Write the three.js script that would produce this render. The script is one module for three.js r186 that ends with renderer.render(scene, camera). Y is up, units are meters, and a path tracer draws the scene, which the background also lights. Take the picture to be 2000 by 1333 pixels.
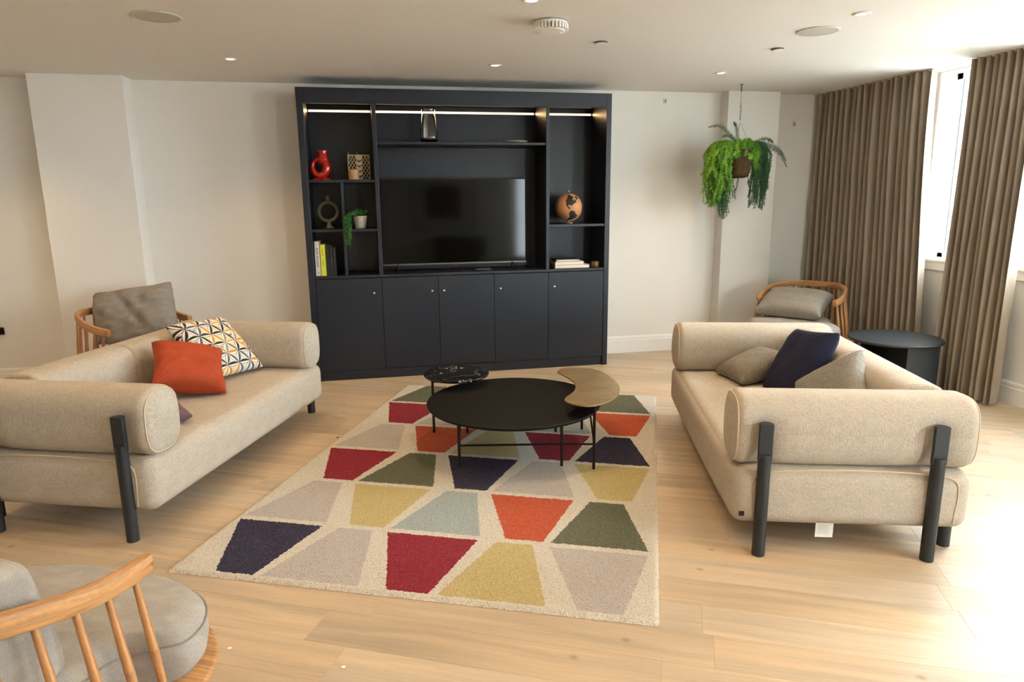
import * as THREE from 'three';
import { mergeGeometries } from 'three/addons/utils/BufferGeometryUtils.js';
import { RoundedBoxGeometry } from 'three/addons/geometries/RoundedBoxGeometry.js';
import { RectAreaLightUniformsLib } from 'three/addons/lights/RectAreaLightUniformsLib.js';

// ------------------------------------------------------------------ camera, sky, exposure
RectAreaLightUniformsLib.init();
const scene = new THREE.Scene();
const camera = new THREE.PerspectiveCamera(2 * Math.atan(666.5 / 1334.77) * 180 / Math.PI, 2000 / 1333, 0.05, 100);
camera.position.set(-0.0997, 1.5114, 6.2189);
camera.rotation.set(-0.2078, -0.2038, -0.0099, 'YXZ');
scene.background = new THREE.Color(0.89, 1.0, 1.07);          // even overcast sky
scene.backgroundIntensity = 9.5;
const renderer = new THREE.WebGLRenderer({ antialias: true });
renderer.toneMapping = THREE.LinearToneMapping;
renderer.toneMappingExposure = 2.8;
renderer.shadowMap.enabled = true;
const WARM = new THREE.Color(1.0, 0.68, 0.38), AMBER = new THREE.Color(1.0, 0.62, 0.27);
const SPOT_CANDELA = 1.6, LED_RADIANCE = 9;

// ------------------------------------------------------------------ helpers
const V2 = (x, y) => new THREE.Vector2(x, y), V3 = (x, y, z) => new THREE.Vector3(x, y, z);
function rng(seed) { let s = seed >>> 0; return () => { s = (s + 0x6D2B79F5) >>> 0; let t = s; t = Math.imul(t ^ (t >>> 15), t | 1); t ^= t + Math.imul(t ^ (t >>> 7), t | 61); return ((t ^ (t >>> 14)) >>> 0) / 4294967296; }; }
function hash2(x, y) { let h = (Math.imul(x, 374761393) + Math.imul(y, 668265263)) | 0; h = Math.imul(h ^ (h >>> 13), 1274126177); return ((h ^ (h >>> 16)) >>> 0) / 4294967296; }
// value noise, tiling every px, py cells
function vnoise(x, y, px = 4096, py = 4096) {
  const xi = Math.floor(x), yi = Math.floor(y), fx = x - xi, fy = y - yi, u = fx * fx * (3 - 2 * fx), v = fy * fy * (3 - 2 * fy);
  const w = (a, p) => ((a % p) + p) % p, x0 = w(xi, px), x1 = w(xi + 1, px), y0 = w(yi, py), y1 = w(yi + 1, py);
  const a = hash2(x0, y0), b = hash2(x1, y0), c = hash2(x0, y1), d = hash2(x1, y1);
  return a + (b - a) * u + (c - a) * v + (a - b - c + d) * u * v;
}
const names = {};
function numbered(n) { names[n] = (names[n] ?? -1) + 1; return names[n] ? n + '_' + String(names[n]).padStart(3, '0') : n; }
function tag(o, label, category, group) { o.userData.label = label; o.userData.category = category; if (group) o.userData.group = group; return o; }
function thing(name, label, category, [x, y, z] = [0, 0, 0], turn = 0, group) {
  const o = new THREE.Group(); o.name = numbered(name); scene.add(o); o.position.set(x, y, z); o.rotation.y = turn;
  return tag(o, label, category, group);
}
function part(name, geo, mat, parent, pos) { const m = new THREE.Mesh(geo, mat); m.name = name; if (pos) m.position.set(...pos); parent.add(m); return m; }
function struct(name, geo, mat, label, category) {
  const m = geo ? new THREE.Mesh(geo, mat) : new THREE.Group(); m.name = name; m.userData.kind = 'structure'; scene.add(m);
  m.userData.label = label; m.userData.category = category; return m;
}
const at = (g, x, y, z) => g.translate(x, y, z);
const box = (x0, x1, y0, y1, z0, z1) => new THREE.BoxGeometry(x1 - x0, y1 - y0, z1 - z0).translate((x0 + x1) / 2, (y0 + y1) / 2, (z0 + z1) / 2);
const rbox = (x0, x1, y0, y1, z0, z1, r = 0.003) => new RoundedBoxGeometry(x1 - x0, y1 - y0, z1 - z0, 2, Math.min(r, 0.49 * Math.min(x1 - x0, y1 - y0, z1 - z0))).translate((x0 + x1) / 2, (y0 + y1) / 2, (z0 + z1) / 2);
const join = (list) => mergeGeometries(list.map((g) => { const n = g.index ? g.toNonIndexed() : g; for (const k of Object.keys(n.attributes)) if (!['position', 'normal', 'uv'].includes(k)) n.deleteAttribute(k); return n; }));
function rod(a, b, r, r2 = r, seg = 12) {           // a round bar from a to b
  const d = b.clone().sub(a), g = new THREE.CylinderGeometry(r2, r, d.length(), seg);
  g.applyQuaternion(new THREE.Quaternion().setFromUnitVectors(V3(0, 1, 0), d.clone().normalize()));
  const m = a.clone().add(b).multiplyScalar(0.5); return g.translate(m.x, m.y, m.z);
}
// normals averaged over all corners that share a place (keeps uv seams)
function smoothNormals(g) {
  g.computeVertexNormals();
  const p = g.attributes.position, n = g.attributes.normal, map = new Map(), key = (i) => Math.round(p.getX(i) * 2e4) + ',' + Math.round(p.getY(i) * 2e4) + ',' + Math.round(p.getZ(i) * 2e4);
  for (let i = 0; i < p.count; i++) { const k = key(i); let a = map.get(k); if (!a) map.set(k, a = [0, 0, 0]); a[0] += n.getX(i); a[1] += n.getY(i); a[2] += n.getZ(i); }
  for (let i = 0; i < p.count; i++) { const a = map.get(key(i)), l = Math.hypot(...a) || 1; n.setXYZ(i, a[0] / l, a[1] / l, a[2] / l); }
  return g;
}
// an upholstered block: box with rounded edges and a crown on its faces; uv in metres
function softBox(w, h, d, r, { crown = 0.012, side = 0.008, seg = [28, 12, 28], wave } = {}) {
  const g = new THREE.BoxGeometry(2, 2, 2, ...seg), p = g.attributes.position, uv = g.attributes.uv, nn = g.attributes.normal, H = [w / 2, h / 2, d / 2];
  for (let i = 0; i < p.count; i++) {
    const t = [p.getX(i), p.getY(i), p.getZ(i)].map((v) => Math.sin(v * Math.PI / 2)), q = t.map((v, k) => v * H[k]), inner = q.map((v, k) => Math.max(-(H[k] - r), Math.min(H[k] - r, v)));
    const dv = q.map((v, k) => v - inner[k]), l = Math.hypot(...dv) || 1, o = inner.map((v, k) => v + dv[k] / l * r);
    const bump = (a, b) => (1 - a ** 4) * (1 - b ** 4), n = [nn.getX(i), nn.getY(i), nn.getZ(i)];
    if (Math.abs(n[0]) > 0.5) uv.setXY(i, q[2], q[1]); else if (Math.abs(n[1]) > 0.5) uv.setXY(i, q[0], q[2]); else uv.setXY(i, q[0], q[1]);
    o[0] += n[0] * side * bump(t[1], t[2]); o[1] += n[1] * crown * bump(t[0], t[2]); o[2] += n[2] * side * bump(t[0], t[1]);
    if (wave) wave(o, n, t);
    p.setXYZ(i, ...o);
  }
  return smoothNormals(g);
}
// a filled pillow in its own xy plane, pinched corners, seam round the edge
function pillow(w, h, t, { pinch = 0.07, wrinkle = 0.006, seed = 1, n = 34, bend = 0, squash } = {}) {
  const pos = [], uvs = [], idx = [];
  for (const s of [1, -1]) {
    const base = pos.length / 3;
    for (let j = 0; j <= n; j++) for (let i = 0; i <= n; i++) {
      const a = Math.sin((i / n - 0.5) * Math.PI), b = Math.sin((j / n - 0.5) * Math.PI);
      const x = a * w / 2 * (1 - pinch * (1 - b * b) * Math.abs(a) ** 2), y = b * h / 2 * (1 - pinch * (1 - a * a) * Math.abs(b) ** 2);
      let z = s * t / 2 * Math.pow(Math.max(0, (1 - a ** 4) * (1 - b ** 4)), 0.42);
      const e = Math.max(0, (1 - a * a) * (1 - b * b)), edge = Math.sqrt(e) * (1 - e * 0.6);
      z += s * wrinkle * edge * 2 * (vnoise(a * 3.1 + seed * 7.3, b * 3.4 + s * 11 + seed, 4096, 4096) - 0.5 + 0.5 * (vnoise(a * 8 + seed, b * 8 - seed * 3) - 0.5));
      // folds that run in from the corners
      const ang = Math.atan2(1 - Math.abs(b), 1 - Math.abs(a)), cr = Math.hypot(1 - Math.abs(a), 1 - Math.abs(b));
      z -= s * wrinkle * 0.9 * Math.max(0, 1 - cr / 0.75) * (0.5 + 0.5 * Math.cos(ang * 14 + seed)) * Math.min(1, cr * 5);
      const v = [x, y, z - bend * x * x]; if (squash) squash(v, a, b, s);
      pos.push(...v); uvs.push(a * 0.5 + 0.5, b * 0.5 + 0.5);
    }
    for (let j = 0; j < n; j++) for (let i = 0; i < n; i++) {
      const k = base + j * (n + 1) + i, q = [k, k + 1, k + n + 2, k, k + n + 2, k + n + 1]; idx.push(...(s > 0 ? q : q.reverse()));
    }
  }
  const g = new THREE.BufferGeometry(); g.setAttribute('position', new THREE.Float32BufferAttribute(pos, 3)); g.setAttribute('uv', new THREE.Float32BufferAttribute(uvs, 2)); g.setIndex(idx);
  return smoothNormals(g);
}
function sweep(points, section, closedSection = true, scaleAt = () => 1, cap = true) {  // section: [[n, b]...] in metres along a CatmullRom curve, upright frame
  const pos = [], uvs = [], idx = [], m = section.length, N = points.length; let run = 0;
  for (let i = 0; i < N; i++) {
    const t = points[Math.min(N - 1, i + 1)].clone().sub(points[Math.max(0, i - 1)]).normalize(), s = V3(0, 1, 0).cross(t).normalize(), u = t.clone().cross(s);
    if (i) run += points[i].distanceTo(points[i - 1]); const k = scaleAt(i / (N - 1));
    section.forEach(([a, b], j) => { const q = points[i].clone().addScaledVector(s, a * k).addScaledVector(u, b * k); pos.push(q.x, q.y, q.z); uvs.push(run, j / m * 0.12); });
  }
  for (let i = 0; i < N - 1; i++) for (let j = 0; j < m; j++) { const a = i * m + j, b = i * m + (j + 1) % m; idx.push(a, b, b + m, a, b + m, a + m); }
  if (cap) for (const [o, f] of [[0, 1], [(N - 1) * m, 0]]) for (let j = 1; j < m - 1; j++) idx.push(...(f ? [o, o + j + 1, o + j] : [o, o + j, o + j + 1]));
  const g = new THREE.BufferGeometry(); g.setAttribute('position', new THREE.Float32BufferAttribute(pos, 3)); g.setAttribute('uv', new THREE.Float32BufferAttribute(uvs, 2)); g.setIndex(idx); g.computeVertexNormals(); return g;
}
function lathe(profile, seg = 40) { return new THREE.LatheGeometry(profile.map(([r, y]) => V2(r, y)), seg); }
const tube = (pts, r, seg = 40, rs = 8) => new THREE.TubeGeometry(new THREE.CatmullRomCurve3(pts), seg, r, rs);

// ------------------------------------------------------------------ textures (computed: grain, weave, dye, print)
function dataTex(w, h, fn, srgb = true) {
  const d = new Uint8Array(w * h * 4);
  for (let y = 0; y < h; y++) for (let x = 0; x < w; x++) { const c = fn(x, y), o = (y * w + x) * 4; for (let k = 0; k < 3; k++) d[o + k] = Math.max(0, Math.min(255, Array.isArray(c) ? c[k] : c)); d[o + 3] = 255; }
  const t = new THREE.DataTexture(d, w, h); t.magFilter = THREE.LinearFilter; t.minFilter = THREE.LinearMipmapLinearFilter; t.generateMipmaps = true; t.wrapS = t.wrapT = THREE.RepeatWrapping; if (srgb) t.colorSpace = THREE.SRGBColorSpace; t.needsUpdate = true; return t;
}
function canvasTex(w, h, draw) { const c = document.createElement('canvas'); c.width = w; c.height = h; draw(c.getContext('2d'), w, h); const t = new THREE.CanvasTexture(c); t.colorSpace = THREE.SRGBColorSpace; return t; }
function rep(t, u, v = u) { const c = t.clone(); c.wrapS = c.wrapT = THREE.RepeatWrapping; c.repeat.set(u, v); c.needsUpdate = true; return c; }

// floor boards: an atlas of eight boards, 1.22 m by 0.18 m each
const STRIPS = 8;
const woodAtlas = dataTex(1536, 1024, (x, y) => {
  const s = Math.floor(y / 128), v = (y % 128) / 128, u = x / 1536, o = s * 37.7;
  const wob = vnoise(u * 5 + o, v * 2 + o) * 0.7, grain = vnoise(u * 7 + o * 3, (v + wob * 0.14) * 34 + o), fine = vnoise(u * 60 + o, v * 128 + o), band = vnoise(u * 2.2 + o, (v + wob * 0.25) * 5.5 + o * 2), broad = vnoise(u * 1.4 + o * 5, v * 1.6 + o);
  let k = 0.9 + (grain - 0.5) * 0.06 + (fine - 0.5) * 0.035 + (band - 0.5) * 0.12 + (broad - 0.5) * 0.07, warm = (band - 0.5) * 0.5 + (broad - 0.5) * 0.5;
  const kx = 0.2 + 0.6 * hash2(s, 3), ky = 0.25 + 0.5 * hash2(s, 9), kd = Math.hypot((u - kx) * 8, (v - ky) * 1.5); if (s % 3 !== 1 && kd < 0.14) { k *= 0.82 + 0.18 * kd / 0.14; warm += 0.2; }
  return [212 * k + warm * 2, 192 * k - warm * 5, 165 * k - warm * 13];
});
const weave = dataTex(256, 256, (x, y) => { const a = vnoise(x / 2.2, y / 2.2, 116, 116), b = vnoise(x / 6, y / 6, 42, 42), c = vnoise(x / 30, y / 30, 8, 8); return 226 + (a - 0.5) * 34 + (b - 0.5) * 12 + (c - 0.5) * 8; });
const weaveBump = dataTex(256, 256, (x, y) => 128 + (vnoise(x / 2, y / 2, 128, 128) - 0.5) * 190 + (vnoise(x / 6, y / 6, 42, 42) - 0.5) * 60, false);
const knit = dataTex(256, 256, (x, y) => { const r = Math.sin((y + 5 * Math.sin(x / 256 * Math.PI * 16)) / 256 * Math.PI * 48), n = vnoise(x / 3, y / 3, 85, 85); return 178 + r * 30 + (n - 0.5) * 66; });
const knitBump = dataTex(256, 256, (x, y) => 128 + 70 * Math.sin((y + 5 * Math.sin(x / 256 * Math.PI * 16)) / 256 * Math.PI * 48) + (vnoise(x / 3, y / 3, 85, 85) - 0.5) * 80, false);
const clothFine = dataTex(256, 256, (x, y) => 222 + ((x + y) % 4 < 2 ? 5 : -5) + (vnoise(x / 2, y / 2, 128, 128) - 0.5) * 34 + (vnoise(x / 40, y / 40, 6, 6) - 0.5) * 18);
const oak = dataTex(512, 256, (x, y) => { const u = x / 512, v = y / 256, w = vnoise(u * 4, v * 6, 4, 6), g = vnoise(u * 6, (v + w * 0.08) * 48, 6, 4096), f = vnoise(u * 64, v * 128, 64, 128), k = 0.9 + (g - 0.5) * 0.26 + (f - 0.5) * 0.1; return [200 * k, 146 * k, 92 * k]; });
const plaster = dataTex(256, 256, (x, y) => 128 + (vnoise(x / 3, y / 3, 85, 85) - 0.5) * 120 + (vnoise(x / 12, y / 12, 21, 21) - 0.5) * 60, false);

// rug print, 2.0 m by 2.9 m: x from its long edge by the table's brass leaf, y from its near short edge
const RUGC = { cream: '#e4dccc', grey: '#c9c1b8', navy: '#2b2540', red: '#93162a', yellow: '#cfbc80', green: '#656850', orange: '#cc5630', blue: '#adb8b4' };
const rugTex = canvasTex(1400, 2030, (c, W, H) => {
  const R = rng(5), px = (x, y) => [W - x * 700, H - y * 700];       // canvas row 0 is the far edge (v = 1)
  c.fillStyle = RUGC.cream; c.fillRect(0, 0, W, H);
  const inv = (o) => [[o, 1], [o + 0.425, 1], [o + 0.255, 0], [o + 0.085, 0]], up = (o) => [[o + 0.125, 1], [o + 0.29, 1], [o + 0.425, 0], [o, 0]];
  const rows = [['grey', 'yellow', 'red', 'grey', 'navy'], ['green', 'orange', 'blue', 'yellow', 'grey'], ['yellow', 'grey', 'navy', 'green', 'red'], ['navy', 'red', 'yellow', 'orange', 'grey'], ['orange', 'blue', 'grey', 'grey', 'red'], ['green', 'navy', 'grey', 'yellow', 'green']];
  rows.forEach((row, r) => row.forEach((col, k) => {
    const o = 0.042 + k * 0.374, flip = (r + k) % 2 === 0, q = (flip ? inv : up)(o).map(([x, t]) => [x, 0.03 + r * 0.482 + t * 0.445]);
    c.fillStyle = RUGC[col]; c.beginPath();
    q.forEach(([x, y], i) => { const [nx, ny] = q[(i + 1) % 4], n = 60; for (let s = 0; s < n; s++) { const a = px(x + (nx - x) * s / n + (R() - 0.5) * 0.007, y + (ny - y) * s / n + (R() - 0.5) * 0.007); if (!i && !s) c.moveTo(...a); else c.lineTo(...a); } });
    c.closePath(); c.fill();
  }));
  for (let i = 0; i < 260000; i++) { const d = R() < 0.52; c.fillStyle = d ? 'rgba(60,44,30,' + (0.06 + R() * 0.18) + ')' : 'rgba(255,248,228,' + (0.06 + R() * 0.2) + ')'; c.fillRect(R() * W, R() * H, 1 + R() * 1.6, 1.5 + R() * 2); }
});
const pileBump = dataTex(512, 512, (x, y) => 128 + (vnoise(x / 2.6, y / 3.4, 197, 150) - 0.5) * 190 + (vnoise(x / 9, y / 9, 57, 57) - 0.5) * 90, false);

const M = (o) => new THREE.MeshStandardMaterial({ roughness: 0.8, metalness: 0, ...o }), P = (o) => new THREE.MeshPhysicalMaterial(o);
const wallMat = M({ color: '#e9e5dc', roughness: 0.9, bumpMap: rep(plaster, 4, 4), bumpScale: 0.0004 });
const ceilMat = M({ color: '#e9e6df', roughness: 0.92 });
const trimMat = M({ color: '#efece5', roughness: 0.5 });
const frameMat = M({ color: '#eef0f0', roughness: 0.4 });
const glassMat = P({ color: '#ffffff', roughness: 0, transmission: 1, thickness: 0, ior: 1.5 });
const sofaMat = M({ color: '#cfc3b0', map: rep(weave, 3.2), bumpMap: rep(weaveBump, 3.2), bumpScale: 0.0016, roughness: 0.95 });
const pipingMat = M({ color: '#cbbda5', roughness: 0.95 });
const blackLegMat = M({ color: '#20262a', roughness: 0.45 });
const navyUnitMat = M({ color: '#141b26', roughness: 0.4 });
const blackMetal = M({ color: '#151515', roughness: 0.45, metalness: 0.3 });
const chromeMat = M({ color: '#d8d8d8', roughness: 0.18, metalness: 1 });
const oakMat = M({ map: rep(oak, 1.6, 4), roughness: 0.48 }), swapUV = (g) => { const u = g.attributes.uv; for (let i = 0; i < u.count; i++) u.setXY(i, u.getY(i) * 0.2, u.getX(i) * 0.06); return g; };
const greyFabric = M({ color: '#bab2a6', map: rep(clothFine, 6), bumpMap: rep(weaveBump, 8), bumpScale: 0.0006, roughness: 0.95 });
const greyFabricPillow = M({ color: '#a59c90', map: rep(clothFine, 3), bumpMap: rep(weaveBump, 4), bumpScale: 0.0006, roughness: 0.95 });
const curtainMat = M({ color: '#9c8d7b', bumpMap: rep(weaveBump, 8), bumpScale: 0.0004, roughness: 0.95, side: THREE.DoubleSide });

// ------------------------------------------------------------------ the room
const ROOM = { x0: -4.6, x1: 4.42, z0: 0, z1: 8.6, h: 2.45 };
const wallT = 0.26;
// floor boards laid askew to the walls
{
  const floor = struct('floor', null, null, 'pale oak plank floor laid at an angle to the walls', 'floor');
  part('subfloor', box(ROOM.x0 - 0.2, ROOM.x1 + wallT, -0.12, -0.009, -0.2, ROOM.z1 + 0.2), M({ color: '#8d7757', roughness: 0.9 }), floor);
  const TH = 26 * Math.PI / 180, U = [Math.cos(TH), Math.sin(TH)], Wd = [-Math.sin(TH), Math.cos(TH)], LEN = 1.22, WID = 0.178, R = rng(11), O = [0.984 - 0.4 * U[0], 4.283];
  const boardMats = [['#ffffff', 0.4], ['#faf5ee', 0.42], ['#fffaf2', 0.38]].map(([color, roughness]) => M({ map: woodAtlas, color, roughness }));
  const clip = (poly, ax, lim, sign) => { const out = []; poly.forEach((a, i) => { const b = poly[(i + 1) % poly.length], da = sign * (a[ax] - lim), db = sign * (b[ax] - lim); if (da <= 0) out.push(a); if (da * db < 0) { const t = da / (da - db); out.push([a[0] + (b[0] - a[0]) * t, a[1] + (b[1] - a[1]) * t]); } }); return out; };
  function board(poly, o, strip) {                       // chamfered slab over a convex outline
    const c = poly.reduce((s, p) => [s[0] + p[0] / poly.length, s[1] + p[1] / poly.length], [0, 0]), pos = [], uvs = [], e = 0.0007, n = poly.length;
    const inset = poly.map((p) => { const d = Math.hypot(p[0] - c[0], p[1] - c[1]) || 1; const l = (p[0] - c[0]) * U[0] + (p[1] - c[1]) * U[1], w = (p[0] - c[0]) * Wd[0] + (p[1] - c[1]) * Wd[1], l2 = l - Math.sign(l) * Math.min(e, Math.abs(l)), w2 = w - Math.sign(w) * Math.min(e, Math.abs(w)); return [c[0] + U[0] * l2 + Wd[0] * w2, c[1] + U[1] * l2 + Wd[1] * w2]; });
    const put = (p, y) => { pos.push(p[0], y, p[1]); const l = (p[0] - o[0]) * U[0] + (p[1] - o[1]) * U[1], w = (p[0] - o[0]) * Wd[0] + (p[1] - o[1]) * Wd[1]; uvs.push(l / LEN, (strip + 0.03 + 0.94 * w / WID) / STRIPS); };
    for (let i = 1; i < n - 1; i++) { put(inset[0], 0); put(inset[i + 1], 0); put(inset[i], 0); }
    for (let i = 0; i < n; i++) { const j = (i + 1) % n; for (const [A, ya, B, yb] of [[inset, 0, poly, -0.0006], [poly, -0.0006, poly, -0.009]]) { put(A[i], ya); put(A[j], ya); put(B[j], yb); put(A[i], ya); put(B[j], yb); put(B[i], yb); } }
    const g = new THREE.BufferGeometry(); g.setAttribute('position', new THREE.Float32BufferAttribute(pos, 3)); g.setAttribute('uv', new THREE.Float32BufferAttribute(uvs, 2)); g.computeVertexNormals(); return g;
  }
  const far = []; let count = 0;
  for (let r = -36; r <= 36; r++) {
    const shift = R() * LEN;
    for (let k = -8; k <= 8; k++) {
      const l0 = k * LEN + shift, w0 = r * WID, P4 = [[l0 + 0.0002, w0 + 0.0002], [l0 + LEN - 0.0002, w0 + 0.0002], [l0 + LEN - 0.0002, w0 + WID - 0.0002], [l0 + 0.0002, w0 + WID - 0.0002]].map(([l, w]) => [O[0] + U[0] * l + Wd[0] * w, O[1] + U[1] * l + Wd[1] * w]);
      let poly = P4; for (const [ax, lim, sg] of [[0, ROOM.x0, -1], [0, ROOM.x1, 1], [1, ROOM.z0, -1], [1, ROOM.z1, 1]]) if (poly.length) poly = clip(poly, ax, lim, sg);
      const strip = Math.floor(R() * STRIPS), mt = Math.floor(R() * 3); if (poly.length < 3) continue;
      const area = Math.abs(poly.reduce((s, p, i) => { const q = poly[(i + 1) % poly.length]; return s + p[0] * q[1] - p[1] * q[0]; }, 0)) / 2; if (area < 0.0008) continue;
      const g = board(poly, P4[0], strip), cx = poly.reduce((s, p) => s + p[0], 0) / poly.length, cz = poly.reduce((s, p) => s + p[1], 0) / poly.length;
      // boards in the picture are pieces of their own; the rest of the room is one piece
      if (cz < 5.2 && cx > -2.3 - (4 - cz) * 0.12 && cx - 0.75 < 1.9 + (5.6 - cz) * 0.62 && count < 300) { part('plank', g, boardMats[mt], floor); count++; } else far.push(g);
    }
  }
  const rest = part('planks_beyond_view', mergeGeometries(far), boardMats[0], floor); rest.userData.kind = 'stuff';
}
struct('ceiling', box(ROOM.x0 - 0.2, ROOM.x1 + wallT, ROOM.h, ROOM.h + 0.15, -0.2, ROOM.z1 + 0.2), ceilMat, 'smooth white plaster ceiling with recessed fittings', 'ceiling');
struct('wall_back', box(ROOM.x0 - 0.2, ROOM.x1 + wallT, 0, ROOM.h, -0.2, 0), wallMat, 'white painted wall behind the dark media unit', 'wall');
struct('wall_left', box(ROOM.x0 - 0.2, ROOM.x0, 0, ROOM.h, 0, ROOM.z1), wallMat, 'white painted side wall opposite the windows', 'wall');
struct('wall_front', join([box(ROOM.x0 - 0.2, 2.95, 0, ROOM.h, ROOM.z1, ROOM.z1 + 0.2), box(3.6, ROOM.x1 + wallT, 0, ROOM.h, ROOM.z1, ROOM.z1 + 0.2), box(2.95, 3.6, 2.1, ROOM.h, ROOM.z1, ROOM.z1 + 0.2)]), wallMat, 'white painted wall facing the television', 'wall');
struct('wall_pier_left', rbox(-2.532, -1.873, 0, ROOM.h, -0.01, 0.222, 0.004), wallMat, 'white boxed pier behind the spindle chair beside the sofa with orange cushion', 'wall');
struct('wall_pier_right', rbox(3.218, 3.7475, 0, ROOM.h, -0.01, 0.144, 0.004), wallMat, 'white boxed pier behind the hanging plant', 'wall');
const SILL = 0.965, HEAD = 2.44, WINS = [[1.3, 3.75], [5.6, 7.4]];
{
  const w = [box(ROOM.x1, ROOM.x1 + wallT, 0, SILL, 0, ROOM.z1), box(ROOM.x1, ROOM.x1 + wallT, HEAD, ROOM.h, 0, ROOM.z1)]; let z = 0;
  for (const [a, b] of [...WINS, [ROOM.z1, ROOM.z1]]) { w.push(box(ROOM.x1, ROOM.x1 + wallT, SILL, HEAD, z, a)); z = b; }
  struct('wall_right', join(w), wallMat, 'white painted window wall behind the taupe curtains', 'wall');
  WINS.forEach(([a, b], i) => {
    const W = struct('window_' + (i + 1), null, null, i ? 'wide white framed window farther along the window wall' : 'wide white framed window between the taupe curtains', 'window'), x = ROOM.x1 + 0.15;
    const n = 3, st = (b - a) / n;
    part('frame', join([rbox(x, x + 0.06, SILL, SILL + 0.06, a, b), rbox(x, x + 0.06, HEAD - 0.05, HEAD, a, b), rbox(x, x + 0.06, SILL, HEAD, a, a + 0.055), rbox(x, x + 0.06, SILL, HEAD, b - 0.055, b)]), frameMat, W);
    for (let k = 1; k < n; k++) part('mullion', rbox(x, x + 0.06, SILL + 0.06, HEAD - 0.05, a + k * st - 0.03, a + k * st + 0.03), frameMat, W);
    for (let k = 0; k < n; k++) {
      const z0 = a + k * st + (k ? 0.03 : 0.055), z1 = a + (k + 1) * st - (k < n - 1 ? 0.03 : 0.055);
      part('gasket', join([rbox(x + 0.008, x + 0.03, SILL + 0.06, HEAD - 0.05, z0, z0 + 0.01, 0.002), rbox(x + 0.008, x + 0.03, SILL + 0.06, HEAD - 0.05, z1 - 0.01, z1, 0.002)]), M({ color: '#7d8a95', roughness: 0.6 }), W);
      const pane = part('pane', new THREE.PlaneGeometry(z1 - z0, HEAD - SILL - 0.11), glassMat, W, [x + 0.02, (SILL + HEAD + 0.01) / 2, (z0 + z1) / 2]); pane.rotation.y = -Math.PI / 2;
    }
    part('sill', join([rbox(ROOM.x1 - 0.045, x, SILL, SILL + 0.022, a - 0.04, b + 0.04, 0.006), rbox(ROOM.x1 - 0.022, ROOM.x1, SILL - 0.07, SILL, a - 0.02, b + 0.02, 0.004)]), trimMat, W);
  });
}
{
  const D = struct('door_1', null, null, 'white framed glazed door in the wall facing the television', 'door'), z = ROOM.z1 + 0.08;
  part('frame', join([rbox(2.95, 3.02, 0, 2.1, z, z + 0.06), rbox(3.53, 3.6, 0, 2.1, z, z + 0.06), rbox(3.02, 3.53, 2.03, 2.1, z, z + 0.06), rbox(3.02, 3.53, 0, 0.12, z, z + 0.06)]), frameMat, D);
  part('pane', new THREE.PlaneGeometry(0.51, 1.91), glassMat, D, [3.275, 1.075, z + 0.03]).rotation.y = Math.PI; part('handle', rod(V3(3.06, 1.0, z - 0.03), V3(3.06, 1.14, z - 0.03), 0.009), chromeMat, D);
}
struct('ground_outside', new THREE.BoxGeometry(160, 0.2, 160).translate(0, -6.1, 0), M({ color: '#b9b6b0', roughness: 0.95 }), 'pale paving far below the windows', 'ground');
// skirting with a small moulding, run along x then turned where needed
function skirting(len) { const s = new THREE.Shape(); s.moveTo(0, 0); s.lineTo(0.018, 0); s.lineTo(0.018, 0.122); s.lineTo(0.014, 0.128); s.lineTo(0.014, 0.146); s.quadraticCurveTo(0.011, 0.16, 0.004, 0.164); s.lineTo(0, 0.164); s.closePath(); return new THREE.ExtrudeGeometry(s, { depth: len, bevelEnabled: false, curveSegments: 6 }); }
const skX = (x0, x1, z) => skirting(x1 - x0).rotateY(-Math.PI / 2).scale(1, 1, 1).translate(x1, 0, z);   // profile thickness along +z, length along x
const skZ = (z0, z1, x, dir) => { const g = skirting(z1 - z0); if (dir < 0) g.rotateY(Math.PI).translate(0, 0, z1 - z0); return g.translate(x, 0, z0); };
struct('baseboard_back', join([skX(ROOM.x0, -2.532, 0), skX(-2.532, -1.873, 0.222), skX(-1.873, -0.6, 0), skX(1.985, 3.218, 0), skX(3.218, 3.7475, 0.144), skX(3.7475, ROOM.x1, 0), skZ(0, 0.24, -1.873, 1), skZ(0, 0.16, 3.218, -1)]), trimMat, 'white moulded skirting board along the media unit wall', 'skirting');
struct('baseboard_right', skZ(0, ROOM.z1, ROOM.x1, -1), trimMat, 'white moulded skirting board under the windows', 'skirting');
struct('baseboard_left', skZ(0, ROOM.z1, ROOM.x0, 1), trimMat, 'white moulded skirting board on the wall opposite the windows', 'skirting');

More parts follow.
